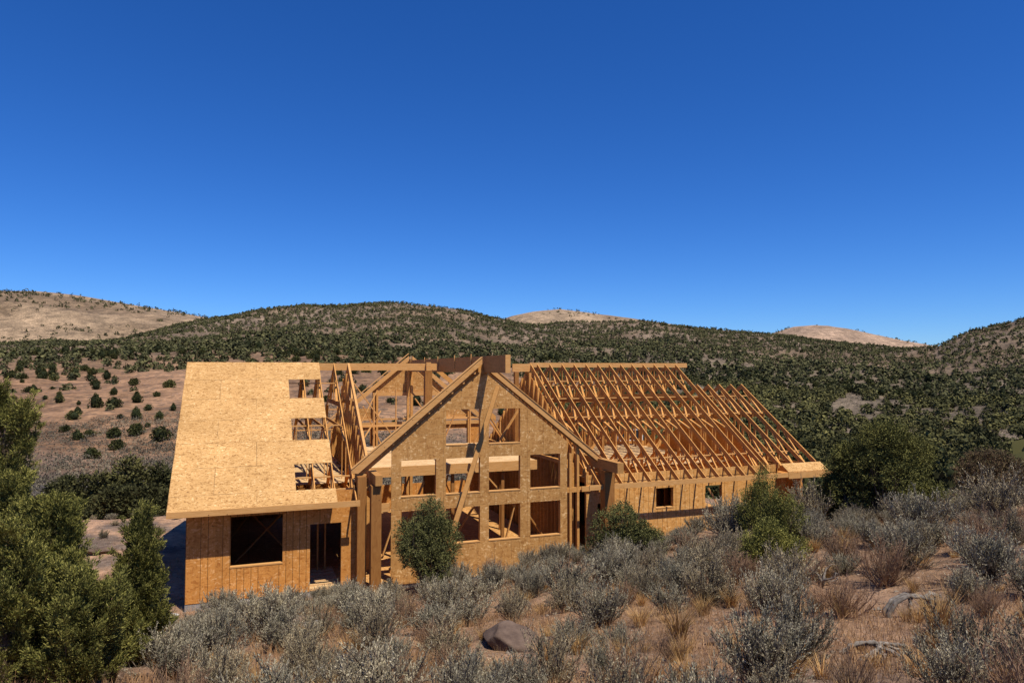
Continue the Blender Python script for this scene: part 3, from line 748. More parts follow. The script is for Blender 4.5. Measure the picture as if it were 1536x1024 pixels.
# -- trusses
LT = [0.03+.61*k for k in range(10)]            # left wing
for u in LT[:8]: part(truss(u), 'roof_truss', 'lum')
part(truss(4.92), 'roof_truss', 'lum')
part(truss(5.50, .085), 'roof_truss', 'lumx', label='thick doubled truss at the open end of the left wing')
RT = [13.50, 13.82] + [13.82+.6035*k for k in range(1, 13)]
for i, u in enumerate(RT): part(truss(u), 'roof_truss', 'lum')
def low_truss(u):
    mb = MB(); va, zt = 4.55, rz(4.55)
    mb.prism_x([(-.1, rz(-.1)-RD), (va, zt-RD), (va, zt), (-.1, rz(-.1))], u-.021, u+.021)
    vb = 9.2; zb = zt-(vb-va)*SL
    mb.prism_x([(va, zt-RD), (vb, zb-RD), (vb, zb), (va, zt)], u-.021, u+.021)
    mb.box(u-.02, u+.02, 0, 9.0, 2.72, 2.95); mb.box(u-.02, u+.02, 3.0, 6.2, 4.75, 4.92)
    for vk in (2.1, 4.0, 5.1, 7.0): mb.box(u-.018, u+.018, vk-.06, vk+.06, 2.95, min(rz(vk), zt-(vk-va)*SL if vk > va else 99)-RD)
    mb.beam((u, .5, 2.93), (u, 1.7, rz(1.7)-RD), .04, .11, (1,0,0)); mb.beam((u, 3.1, 4.85), (u, 4.35, zt-RD-.12), .036, .14, (1,0,0))
    return mb
for u in (21.30, 21.89, 22.52, 23.17, 23.80): part(low_truss(u), 'low_truss', 'lum')
part(MB().prism_x([(.6,2.96),(8.6,2.96),(6.4,4.5),(2.6,4.5)], 21.83, 21.85), 'attic_divider', 'wall')
# attic decks (sunlit) as planks with gaps
for u0, u1 in ((13.6, 21.2), (.2, 5.4)):
    mb = MB(); v = 2.3
    while v < 9.7:
        if u0 < 10 or (u0 > 10): mb.box(u0+rng.random()*.2, u1-rng.random()*.3, v, v+.255, 2.955, 2.975)
        v += .33
    part(mb, 'attic_floor', 'deck')
part(MB().box(.1, 5.3, .2, 11.9, 2.66, 2.70), 'sun_block_panel', 'wall')  # sheets added over both wings to keep sun out of the rooms
part(MB().box(13.6, 21.7, .2, 11.9, 2.66, 2.70), 'sun_block_panel', 'wall')
# lateral battens under the rafters (continuous boards)
def lateral(z, u0, u1, back=False, w=.09):
    v = (z-ZE)/SL-EO + RD/SL; v = 2*VR-v if back else v
    part(MB().box(u0, u1, v-.045+.05, v+.045+.05, z-.04, z), 'lateral_batten', 'lumx')
for z in (6.44, 5.72, 5.0, 3.50): lateral(z, 13.6 if z > 3.6 else 13.9, 21.35 if z > 6 else (24.0 if z > 4.9 else 23.9))
for z in (6.2, 5.35, 4.4): lateral(z, 13.6, 21.3, True)
for z, e in ((6.42, 4.98), (4.95, 4.98), (3.44, 5.42), (2.98+.12, 5.42)): lateral(z, 3.1, e)
lateral(5.2, 2.6, 5.4, True); lateral(4.2, 2.6, 5.4, True)
# diagonal bracing in the attics (photographs show curved looking stubs)
for (a, b) in (((14.2,9.0,3.0),(15.4,8.6,5.3)), ((16.4,9.2,3.0),(17.6,8.4,5.2)), ((19.3,9.2,3.0),(18.3,8.5,5.3)), ((20.6,9,3.0),(21.6,8.4,5.0)), ((14.6,3.2,3.0),(16.2,3.4,4.9)), ((17.8,3.0,3.0),(19.1,3.4,4.9)), ((22.2,6.0,3.0),(23.4,5.2,5.2))):
    part(MB().beam(a, b, .04, .14, (0,1,0)), 'diagonal_brace', 'lum')
# end walls of the two wings facing the great room
mb = MB().prism_x([(.1,2.96),(11.9,2.96),(7.0,6.15),(VR,ZR-.45),(4.9,6.15)], 13.40, 13.42)
ew = part(mb, 'end_gable', 'wall', label='shaded board gable closing the right wing attic')
mb = MB()
for k in range(24):
    v = .4+k*.48; mb.box(13.30, 13.398, v-.02, v+.02, 2.96, rz(v)-RD)
mb.box(13.29, 13.398, .3, 11.6, 2.955, 3.0)
part(mb, 'gable_studs', 'lum', ew)
ew = part(MB().prism_x([(1.6,2.96),(10.4,2.96),(7.9,5.15),(4.1,5.15)], 5.60, 5.62), 'end_gable', 'wall')
mb = MB()
for k in range(24):
    v = .5+k*.47; zt = rz(v)-RD
    mb.box(5.45-.1, 5.44, v-.02, v+.02, 2.96, zt if k % 3 else min(zt, 5.3))
mb.box(5.34, 5.45, .4, 11.6, 2.955, 3.0)
part(mb, 'gable_studs', 'lum', ew)
# partition walls beside the great room
def side_wall(u, v0, v1, h, sheath):
    pw = MB()
    v = v0
    while v < v1: pw.box(u-.07, u+.07, v-.02, v+.02, 0, h); v += .36
    pw.box(u-.07, u+.07, v0-.02, v1, h, h+.14)
    o = part(pw, 'partition_wall', 'lum')
    if sheath: part(MB().box(u+sheath*.075, u+sheath*.095, v0, v1, 0, h), 'wall_panel', 'wall', o)
side_wall(13.10, .9, 11.9, 3.3, 1)
side_wall(5.65, 1.6, 11.9, 2.7, -1)

# -- roof sheathing of the left wing: one sheet mesh per solid row piece
def sheet(u0, u1, v0, v1, t=.014, lift=.003, name='roof_sheathing', lab=None):
    mb = MB(); mb.prism_x([(v0, rz(v0)+lift), (v1, rz(v1)+lift), (v1, rz(v1)+lift+t), (v0, rz(v0)+lift+t)], u0, u1)
    return part(mb, name, 'roof', label=lab)
UL, UH, UR_ = -.48, 3.12, 4.33
mb = MB()
def addsheet(u0, u1, v0, v1, t=.014, lift=.003):
    mb.prism_x([(v0, rz(v0)+lift), (v1, rz(v1)+lift), (v1, rz(v1)+lift+t), (v0, rz(v0)+lift+t)], u0, u1)
addsheet(UL, UH, -EO-.01, VR)
for a, b in ((-EO-.01,-.10), (.93,1.95), (2.97,3.98), (5.0,VR)): addsheet(UH, UR_, a, b)
part(mb, 'roof_sheathing', 'roof', label='pale board sheathing over the front roof slope with three missing panels')
mb = MB(); mb.prism_x([(VR, ZR), (9.2, rz(9.2)), (9.2, rz(9.2)+.014), (VR, ZR+.014)], UL, 2.4); mb.prism_x([(9.2, rz(9.2)), (12.6, rz(12.6)), (12.6, rz(12.6)+.014), (9.2, rz(9.2)+.014)], UL, 2.4)
part(mb, 'back_roof_sheathing', 'roof')
mb = MB(); slope_board(mb, UL+.02, .04, -EO, VR, .002, .16); part(mb, 'barge_board', 'lumx')
# fascias
part(MB().box(UL, 5.02, -EO-.045, -EO+.0, ZE-.165, ZE+.012), 'fascia', 'lumx')
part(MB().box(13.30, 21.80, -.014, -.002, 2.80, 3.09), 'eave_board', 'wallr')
part(MB().box(13.05, 21.88, -EO-.045, -EO+.0, ZE-.165, ZE+.012), 'fascia', 'lumx')
part(MB().box(21.885, 23.92, -EO-.06, -EO-.0, ZE-.225, ZE+.02), 'fascia', 'lumx')
part(MB().prism_x([(-EO-.02, rz(-EO)+.03), (-.20, rz(-.20)+.03), (-.20, rz(-.20)+.046), (-EO-.02, rz(-EO)+.046)], 21.90, 23.92), 'eave_sheathing', 'roof')
part(MB().prism([(23.90, ZE-.2), (23.90, rz(-EO)+.02), (24.35, rz(-EO)-.12), (24.35, ZE-.2)], -EO-.03, .1), 'eave_end', 'lumx')
part(MB().box(21.9, 24.1, -EO, .95, ZE-.20, ZE-.18), 'soffit', 'wall')
# ridge boards
part(MB().box(4.33, 9.18, VR-.035, VR+.035, 6.90, 7.19), 'ridge_board', 'lumx', label='pale ridge beam between the left wing and the great room')
part(MB().box(12.62, 13.5, VR-.035, VR+.035, 6.84, 7.19), 'ridge_board', 'lumx')
part(MB().box(13.45, 21.71, VR-.024, VR+.024, 7.03, 7.24), 'ridge_board', 'lumx', label='long ridge board along the tops of the bare right wing trusses')

# -- great room gable
CU, AZP, GS = 9.30, 6.98, .83
GH = [(7.97,9.18,4.39,5.58),(9.50,10.66,4.39,5.58)] + [(a,b,2.75,3.93) for a,b in ((6.45,7.63),(7.97,9.18),(9.50,10.66),(11.04,12.20))] + [(a,b,1.08,2.27) for a,b in ((6.45,7.63),(7.97,9.18),(9.50,10.66),(11.04,12.20))]
clip = [(-GS, 1, AZP-GS*CU), (GS, 1, AZP+GS*CU)]
wg = part(wall_cells(6.12, 12.47, -.1, 7.2, GH, -.022, .0, clip), 'gable_wall', 'gable', label='board covered front gable wall pierced by ten square window openings')
for h_ in GH:
    mb = MB(); mb.box(h_[0]-.04, h_[0], .003, .14, h_[2], h_[3]); mb.box(h_[1], h_[1]+.04, .003, .14, h_[2], h_[3]); mb.box(h_[0]-.04, h_[1]+.04, .003, .14, h_[3], h_[3]+.1)
    part(mb, 'window_frame', 'lum', wg)
    part(MB().box(h_[0]-.005, h_[1]+.005, -.035, .14, h_[2]-.03, h_[2]+.006), 'window_sill', 'lumx', wg)
def gz(u, top=7.66, s=.86): return top - s*abs(u-9.39)
# rafters over the gable (fly rafter on the left stands proud of the wall)
def raked(u0, z0, u1, z1, dep, v, w=.045):
    return MB().prism([(u0,z0-dep),(u1,z1-dep),(u1,z1),(u0,z0)], v-w/2, v+w/2)
part(MB().prism([(4.80,3.62),(5.02,3.60),(9.20,7.12),(9.20,7.35),(4.80,3.73)], -.19, -.145), 'gable_rafter', 'lumx', label='long pale fly rafter standing proud of the gable on the left')
part(raked(4.80,3.752,9.20,7.372,.020,-.12,.18), 'rafter_cap', 'lumx')
part(raked(4.95,3.56,9.29,7.14,.25,.06), 'gable_rafter', 'lum')
part(raked(9.48,7.12,13.82,3.72,.24,-.062), 'gable_rafter', 'lumx', label='rafter along the right edge of the gable wall')
part(raked(9.48,7.145,13.9,3.68,.03,-.02,.18), 'rafter_cap', 'lumx')
part(raked(9.48,7.10,13.7,3.76,.25,.06), 'gable_rafter', 'lum')
for k in range(9):
    u = 5.75+k*.40; z = 7.35-.823*(9.20-u)-.28
    part(MB().box(u-.03, u+.03, -.142, .04, z-.09, z+.02), 'lookout', 'lumx')
# big ridge beam
part(MB().box(9.31, 9.47, -2.2, 15.8, 6.83, 7.40), 'ridge_beam', 'timber2', label='deep dark ridge beam projecting from the gable peak')
part(MB().box(9.305, 9.475, -2.222, -2.203, 6.825, 7.405), 'beam_end', 'lumx')  # paler cap, sunlit tone of the end face put into its colour
for v in (1.4, 3.6, 6.2, 8.6, 11.5): part(MB().box(9.28, 9.308, v, v+.05, 6.95, 7.5), 'hanger_block', 'lumx')
# porch posts and headers
part(MB().box(5.36, 5.68, -.72, -.40, -.2, 3.26), 'porch_post', 'timber', label='thick square post left of the gable under a short header')
part(MB().box(4.98, 5.26, -.38, -.10, -.2, 3.52), 'porch_post', 'timber')
part(MB().box(5.02, 5.24, .06, .28, -.0, 3.35), 'porch_post', 'timber')
part(MB().box(5.46, 5.68, -.86, .75, 3.28, 3.60), 'porch_header', 'timber2')
part(MB().box(13.60, 13.98, -.78, -.42, -.2, 3.33), 'porch_post', 'timber', label='square post carrying the projecting header right of the gable')
part(MB().box(13.68, 13.92, -1.55, 2.4, 3.34, 3.70), 'porch_header', 'timber2')
part(MB().box(5.7, 6.10, .05, .12, 2.28, 2.55), 'blocking', 'lumx')
for u, h in ((12.60,3.9),(12.90,4.1),(13.28,3.2),(12.75,3.6)): part(MB().box(u, u+.09, .05 if u != 12.75 else .6, .19 if u != 12.75 else .74, -.0, h), 'post_stud', 'lum')
part(MB().box(12.5, 13.3, .06, .12, 2.5, 2.68), 'blocking', 'lum'); part(MB().box(13.05, 13.75, -.05, .0, 2.52, 2.7), 'blocking', 'lumx')
# leaning kicker board in front of the gable
part(MB().beam((9.80,-.10,6.35), (7.55,-1.9,1.5), .05, .155, (1,-.6,.2)), 'leaning_brace', 'timber2', label='long board leaning against the front gable between the windows')
# loft
part(MB().box(5.85, 12.30, 2.50, 9.6, 3.375, 3.40), 'loft_deck', 'deck')  # rear part of the loft lengthened to shade the floor below
part(MB().box(5.85, 12.32, 2.42, 2.49, 3.04, 3.403), 'loft_beam', 'lumx')
mb = MB()
for k in range(15): mb.box(5.95+k*.42, 5.99+k*.42, 2.5, 9.6, 3.14, 3.37)
part(mb, 'loft_joists', 'lum')
for u in (6.9, 8.9, 10.9): part(MB().box(u, u+.12, 2.6, 2.72, -.0, 3.14-.02), 'loft_post', 'timber')
for u in (6.2, 9.0, 12.0): part(MB().box(u, u+.12, 5.9, 6.02, -.0, 3.13), 'loft_post', 'timber')
part(MB().box(8.66, 8.96, VR-.15, VR+.15, 0.0, 6.88), 'ridge_post', 'timber', label='thick post under the end of the pale ridge beam')
part(MB().box(8.70, 8.90, VR-.16, VR-.04, 6.88, 7.24), 'post_bracket', 'lumx')
part(MB().box(12.72, 12.9, VR-.09, VR+.09, 3.3, 6.83), 'ridge_post', 'timber')
# rear gable frame
RV = 12.0
rg_ = part(MB().prism([(5.2,3.95),(9.30,7.37),(9.30,7.62),(5.2,4.22)], RV, RV+.05).prism([(9.48,7.37),(13.6,3.95),(13.6,4.22),(9.48,7.62)], RV, RV+.05), 'rear_rafters', 'lumx')
part(MB().prism([(5.15,4.27),(9.30,7.73),(9.30,7.76),(5.15,4.30)], RV-.02, RV+.2), 'rafter_cap', 'lumx', rg_)
part(MB().box(7.75, 11.0, RV+.06, RV+.12, 5.62, 5.80), 'header', 'lumx'); part(MB().box(5.6, 13.2, RV+.06, RV+.14, 4.12, 4.30), 'header', 'lumx'); part(MB().box(5.6, 13.2, RV+.06, RV+.14, 4.42, 4.50), 'header', 'lumx')
clipR = [(-GS, 1, 7.42-GS*9.39), (GS, 1, 7.42+GS*9.39)]
part(wall_cells(5.5, 13.3, 4.5, 7.3, [(7.70,11.0,4.49,5.62),(5.5,7.5,5.0,6.6),(11.15,13.3,4.95,6.2)], RV+.15, RV+.17, clipR), 'rear_gable_wall', 'gable')
part(wall_cells(5.5, 13.3, -.02, 4.12, [(7.75,9.15,1.2,3.9),(9.5,10.8,1.2,3.9),(6.1,7.4,1.2,3.9),(11.2,12.4,1.2,3.9)], RV+.15, RV+.17), 'rear_wall', 'wall')
for u, w in ((6.05,.10),(7.50,.09),(7.66,.10),(9.20,.13),(9.38,.13),(11.0,.1),(12.4,.1)):
    part(MB().box(u, u+w, RV-.06, RV+.055, 0, min(gz(u,7.4,.83), gz(u+w,7.4,.83))-.05), 'rear_stud', 'lum')
for a, b in (((6.3,11.0,6.45),(8.35,11.0,3.65)), ((7.75,11.3,4.9),(6.9,10.8,3.7)), ((9.45,11.2,5.5),(10.4,11.2,4.2)), ((9.55,11.5,6.9),(10.7,11.5,5.8))):
    part(MB().beam(a, b, .05, .15, (0,1,0)), 'diagonal_brace', 'lumx')
# rafters over the back part of the great room
for v in (9.0,): part(raked(9.48,7.45,12.9,4.7,.25,v), 'cross_rafter', 'lum')
for k, (a, b) in enumerate((((6.6,1.2,.9),(7.5,1.2,3.0)), ((8.4,1.6,2.1),(7.9,1.0,.1)), ((9.9,1.2,3.0),(10.9,1.2,1.9)), ((10.0,2.2,2.3),(8.6,2.6,0.05)), ((11.0,.9,2.1),(12.2,1.4,.6)), ((10.2,.8,4.4),(11.0,.8,5.6)), ((9.9,1.4,5.4),(10.8,1.4,4.0)), ((9.0,1.5,3.0),(8.6,1.5,1.0)), ((8.3,4.0,3.7),(9.1,4.0,5.8)), ((10.2,4.5,5.9),(11.9,4.5,3.7)), ((1.3,3.5,2.5),(3.4,3.5,.1)), ((1.3,3.0,.3),(3.3,3.2,2.3)), ((.9,5.0,.4),(2.6,5.0,2.6)), ((4.0,2.2,0.0),(4.0,2.2,2.6)), ((4.25,2.2,0.0),(4.25,2.2,2.6)))):
    part(MB().beam(a, b, .05, .13, (0,1,0)), 'diagonal_brace' if k < 13 else 'interior_stud', 'lum')
for k, (a, b) in enumerate((((6.0,9.5,3.4),(7.3,9.8,5.9)), ((7.2,7.0,3.4),(6.2,6.6,5.4)), ((11.6,8.5,3.4),(12.6,8.0,5.6)), ((9.9,8.0,3.4),(10.9,7.6,5.9)), ((6.4,3.0,.1),(7.4,3.0,3.0)), ((8.3,3.4,.1),(8.9,3.1,2.9)), ((11.3,3.3,.1),(12.0,3.1,2.9)), ((7.0,11.0,1.2),(8.4,11.0,3.9)), ((10.9,10.0,1.0),(9.7,10.2,3.9)))):
    part(MB().beam(a, b, .045, .10, (0,1,0)), 'diagonal_brace', 'lumx')
for u, v, z1 in ((6.15,6.3,4.4),(7.05,9.0,5.2),(8.1,9.3,6.0),(10.4,9.2,6.0),(11.6,9.0,5.0),(12.2,6.4,4.6),(7.7,6.4,4.6)): part(MB().box(u, u+.045, v, v+.10, 3.40, z1), 'loft_stud', 'lumx')
part(MB().box(6.1, 8.66, 6.28, 6.42, 4.55, 4.62), 'loft_plate', 'lumx'); part(MB().box(10.3, 12.3, 9.18, 9.32, 4.6, 4.67), 'loft_plate', 'lumx')
# white framed window at the back of the right wing attic
wf = part(MB().box(20.9, 22.5, 11.4, 11.44, 2.98, 3.03).box(20.9, 22.5, 11.4, 11.44, 3.56, 3.60).box(20.9,20.94,11.4,11.44,3.03,3.56).box(22.46,22.5,11.4,11.44,3.03,3.56).box(21.4,21.44,11.4,11.44,3.03,3.56).box(21.95,21.99,11.4,11.44,3.03,3.56), 'white_window', 'white')
part(MB().box(20.94, 22.46, 11.41, 11.42, 3.03, 3.56), 'pane', 'glass', wf)

# ------------------------------------------------------------------ loose lumber around the house (things of their own)
def loose(name, mb, mat, label, cat, group=None):
    o = mb.build(name, M[mat]); o.location = (X0, Y0, 0); o.rotation_euler = (0,0,TH); return tag(o, label, cat, group)
loose('leaning_pole', MB().beam((18.45,-.12,2.35), (19.0,-.75,.85), .05, .05), 'lumx', 'thin pale pole leaning on the right wing wall beside the see-through window', 'pole')
loose('lumber_scrap', MB().beam((9.8,.6,.03),(10.7,1.0,.35), .5, .02), 'deck', 'pale board offcut lying just inside the bottom window of the third column', 'board')
loose('lumber_scrap', MB().beam((8.3,.9,.02),(9.1,1.3,.03), .3, .03), 'deck', 'pale board offcut on the floor behind the lower second column window', 'board')
loose('lumber_stack', MB().box(6.3,7.7,1.0,1.2,.0,.05).box(6.35,7.6,1.22,1.42,.0,.05).box(6.3,7.7,1.05,1.3,.055,.10), 'lumx', 'small stack of pale boards on the floor behind the round bush', 'lumber stack')
loose('lumber_stack', MB().box(12.7,13.0,.6,2.2,.0,.08).box(12.72,12.98,.7,2.0,.085,.16).box(12.74,13.05,.3,1.9,.165,.2), 'deck', 'stack of pale boards in the gap right of the gable', 'lumber stack')
mb = MB()
for k in range(5): mb.box(3.45, 4.7, -.15+k*.30*1.0-.0, .10+k*.30, -.035-.0*k, -.0)
# plank ramp at the doorway
mb = MB()
for k in range(6): mb.box(3.58, 4.52, .10+k*.42, .10+k*.42+.30, -.003, .03)
loose('doorway_plank', mb, 'deck', 'row of pale planks laid on the floor inside the doorway', 'planks')

# ================================================================== FOREGROUND PLANTS
def gpos(x, y, dz=0): return (x, y, float(height(x, y))+dz)
# --- sagebrush prototypes
SG = []
for i, (rr, hh, ns, dn) in enumerate(((.62,.72,52,1.0),(.72,.66,58,1.0),(.55,.80,46,1.0),(.66,.60,50,.9),(.50,.62,34,1.0),(.60,.86,40,.7),(.78,.52,60,.9))):
    (VL,QL),(VS,QS) = sage_proto(300+i, rr, hh, ns, False, dn)
    SG.append((np_mesh('foliage', VL, [QL], [M[('sage','sage2')[i % 3 == 2]]]), np_mesh('branches', VS, [QS], [M['sagestem']])))
DG = []
for i in range(2):
    (VL,QL),(VS,QS) = sage_proto(340+i, .6, .75, 44, True, .8)
    DG.append((np_mesh('foliage', VL, [QL], [M['dry']]), np_mesh('branches', VS, [QS], [M['dry']])))
NSAGE = [0]
def plant_shrub(kind, protos, x, y, s, label, cat, group=None, k=None, sz=1.0):
    k = rq.randrange(len(protos)) if k is None else k
    o = empty(kind, gpos(x, y, -.03), rq.random()*6.28); o.scale = (s*rq.uniform(.92,1.1), s*rq.uniform(.92,1.1), s*sz*rq.uniform(.9,1.12))
    for nm, me in zip(('foliage', 'branches'), protos[k]): mobj(nm, me, o)
    tag(o, label, cat, group); NSAGE[0] += 1; return o
FG = {}
def ffree(x, y, d, f=.5):
    for (a, b, e) in FG.get('l', []):
        if (a-x)**2+(b-y)**2 < (f*(d+e))**2: return False
    FG.setdefault('l', []).append((x, y, d)); return True
def wpos(px, py):
    h_ = hit(px, py); return h_
# hand placed ones that stand out: (column, row of the foot, picture width, label, proto)
HS = [(1200,990,140,'broad silvery sagebrush at the bottom, left of the twisted bleached roots'),
 (855,905,130,'large upright grey sagebrush in the middle foreground just above and right of the brown boulder'),
 (1060,905,125,'big silvery sagebrush directly left of the bare earth, behind the golden bunchgrass'),
 (1440,1010,170,'large sagebrush in the bottom right corner region'),
 (560,985,120,'round grey sagebrush at the bottom edge left of the brown boulder'),
 (400,960,130,'wide grey sagebrush in front of the doorway corner of the left wing'),
 (1380,800,120,'tall grey sagebrush on the right crest in front of the reddish bush'),
 (1500,780,120,'grey sagebrush at the right edge on the crest'),
 (1215,790,100,'grey sagebrush between the narrow green juniper and the big dark bush'),
 (1100,810,110,'grey sagebrush touching the left side of the narrow green juniper'),
 (330,925,70,'small grey sagebrush at the left corner of the house foundation'),
 (672,990,95,'grey sagebrush pressed against the left side of the brown boulder'),
 (905,1015,95,'low spreading sagebrush at the bottom edge right of the brown boulder')]
for px, py, w, lab in HS:
    h_ = wpos(px, py)
    if not h_: continue
    s = w*h_[1]/F/1.3; FG.setdefault('l', []).append((h_[0], h_[1], s*1.2)); plant_shrub('sagebrush', SG, h_[0], h_[1], s, lab, 'sagebrush')
# dry reddish shrubs
for px, py, w, lab in [(1325,880,130,'reddish brown dried shrub on the right above the arched dead branch'),(1265,845,80,'small reddish dried shrub in the right middle beyond the bare earth'),(1480,850,110,'reddish brown dried shrub at the right edge'),(1010,990,70,'thin dry brown shrub at the bottom edge left of the bare earth')]:
    h_ = wpos(px, py); s = w*h_[1]/F/1.2; FG['l'].append((h_[0], h_[1], s*1.1)); plant_shrub('dry_shrub', DG, h_[0], h_[1], s, lab, 'dry shrub')
# keep these patches of bare earth and the special plants clear: (column,row,radius m)
KEEP = [(1110,950,1.0),(1060,930,.6),(1080,1000,.9),(1270,890,.7),(1262,905,.6),(765,945,.8),(760,985,.9),(780,1015,.6),(1330,965,.8),(1325,1000,.7),(1375,925,.8),(1365,955,.9),(1400,955,.8),(1345,1010,.9),(1300,1005,.6),(270,930,.9),(300,960,.6),(475,938,.5),(640,865,.6),(930,820,.7),(1160,850,.9),(1240,835,.7),(1020,950,.5),(610,920,.5),(985,985,.35)]
for px, py, rr in KEEP:
    h_ = wpos(px, py)
    if h_: FG['l'].append((h_[0], h_[1], rr*2*.75))
TOPX, TOPY = (-60,120,200,270,330,450,520,560,600,700,760,850,900,1000,1040,1100,1200,1300,1400,1536,1600), (900,900,905,935,905,886,868,878,872,828,818,816,778,800,778,758,742,746,738,716,710)
nn = 0
for tries in range(9000):
    if nn >= 285: break
    az = rng.uniform(R(-33), R(40)); r = math.sqrt(rng.uniform(6.2**2, 31**2)); x, y = r*math.sin(az), r*math.cos(az)
    u, v = to_house(x, y)
    if -1.2 < u < 25.5 and v > -.95: continue
    if u < -.8 and v > -3.2: continue
    z = float(height(x, y)); px, py = project(x, y, z)
    if px < -60 or px > 1600 or py > 1150: continue
    if y > 27.5 and px < 1100: continue
    if px < 240 and py > 930: continue
    bare = float(fbm(np.array([x*.33]), np.array([y*.33]), 3, 77)[0])
    if bare < -.15: continue
    s = rng.uniform(.62, 1.2)*(1.0 if r < 14 else 1.08)
    lim = float(np.interp(px, TOPX, TOPY)); zmax = zat(px, lim - (8 if rng.random() < .3 else 0), y) - z
    s = min(s, zmax/.80)
    if s < .34: continue
    if not ffree(x, y, s*(.84 if py < 900 else 1.0)): continue
    nn += 1
    if px < 560: zl = 'in front of the sheathed left wing'
    elif px < 850: zl = 'on the slope below the window gable'
    elif px < 1230: zl = 'on the slope in front of the right wing'
    else: zl = 'on the right crest before the valley'
    fr_ = 'near the bottom edge' if py > 930 else ('in the middle rank' if py > 850 else 'in the farthest rank')
    if rng.random() < .17: g = 'brown dried shrubs '+fr_+' '+zl; plant_shrub('dry_shrub', DG, x, y, s*.85, 'brown dried shrub '+fr_+' '+zl, 'dry shrub', g)
    else:
        g = 'grey sagebrush '+fr_+' '+zl; plant_shrub('sagebrush', SG, x, y, s, g, 'sagebrush', g)
for k in range(46):
    px = rng.uniform(60, 285); y = rng.uniform(26, 44); x = (px-768)/F*y; u, v = to_house(x, y)
    if u > -1.2 and v > -2 : continue
    if not ffree(x, y, .8): continue
    plant_shrub('sagebrush', SG, x, y, rng.uniform(.35,.7), 'small grey brush on the tan worked ground beyond the left wing', 'sagebrush', 'small brush on the tan worked ground beyond the left wing')
print('SHRUBS', nn)

# --- grass
def grass_proto(seed, n=170, ln=.42, sp=.5):
    rg = np.random.default_rng(seed); Vs, Qs, b = [], [], 0
    az = rg.random(n)*6.283; P = np.stack([np.cos(az), np.sin(az), np.zeros(n)], -1)*rg.random((n,1))*.09
    d = unit(np.stack([np.cos(az)*sp*rg.random(n), np.sin(az)*sp*rg.random(n), np.ones(n)], -1) + rg.normal(size=(n,3))*.12); l = ln*rg.uniform(.5,1.15,n)[:,None]
    side = unit(np.cross(d, rg.normal(size=(n,3))))*.0035
    p1 = P + d*l*.5; d2 = d + np.stack([np.cos(az), np.sin(az), -np.ones(n)*.5], -1)*.35; p2 = p1 + unit(d2)*l*.5
    V = np.stack([P-side, P+side, p1+side*.8, p1-side*.8, p2], 1).reshape(-1,3); i = np.arange(n)[:,None]*5
    return np_mesh('grass_tuft', V, [i+np.array([[0,1,2,3]]), i+np.array([[3,2,4]])], [M['grass']])
GP = [grass_proto(400), grass_proto(401, 130, .34, .7), grass_proto(402, 210, .5, .45)]
def tuft(px, py, s, lab, group=None, x=None, y=None):
    if x is None:
        h_ = wpos(px, py)
        if not h_: return
        x, y = h_[0], h_[1]
    o = mobj('grass_tuft', rq.choice(GP)); o.location = gpos(x, y, -.02); o.scale = (s,s,s*rq.uniform(.85,1.15)); o.rotation_euler = (0,0,rq.random()*6.28); tag(o, lab, 'grass tuft', group)
for px, py, s, lab in [(1018,958,1.5,'biggest golden bunchgrass tuft, at the left edge of the bare earth patch'),(960,940,1.0,'golden bunchgrass just left of the biggest tuft'),(1130,912,1.0,'golden grass tuft at the foot of the narrow green juniper'),(1128,890,.8,'smaller golden grass tuft directly behind the one near the narrow juniper'),(1270,832,1.3,'rusty grass tuft beside the foot of the big dark bush'),(1410,950,1.4,'tall golden grass spilling past the arched dead branch'),(1190,1015,1.2,'orange dry grass at the bottom edge below the broad silvery sagebrush')]:
    for q in range(1): tuft(px, py, s, lab)
for k in range(270):
    az = rng.uniform(R(-30), R(38)); r = rng.uniform(7, 24); x, y = r*math.sin(az), r*math.cos(az); u, v = to_house(x, y)
    if -1 < u < 25 and v > -.8: continue
    z = float(height(x, y)); px, py = project(x, y, z)
    zl = 'left of the boulder' if px < 760 else ('between the boulder and the narrow juniper' if px < 1160 else 'on the right side')
    g = 'straw coloured grass tuft among the shrubs '+zl; tuft(0,0, rng.uniform(.5,1.0), g, g, x, y)

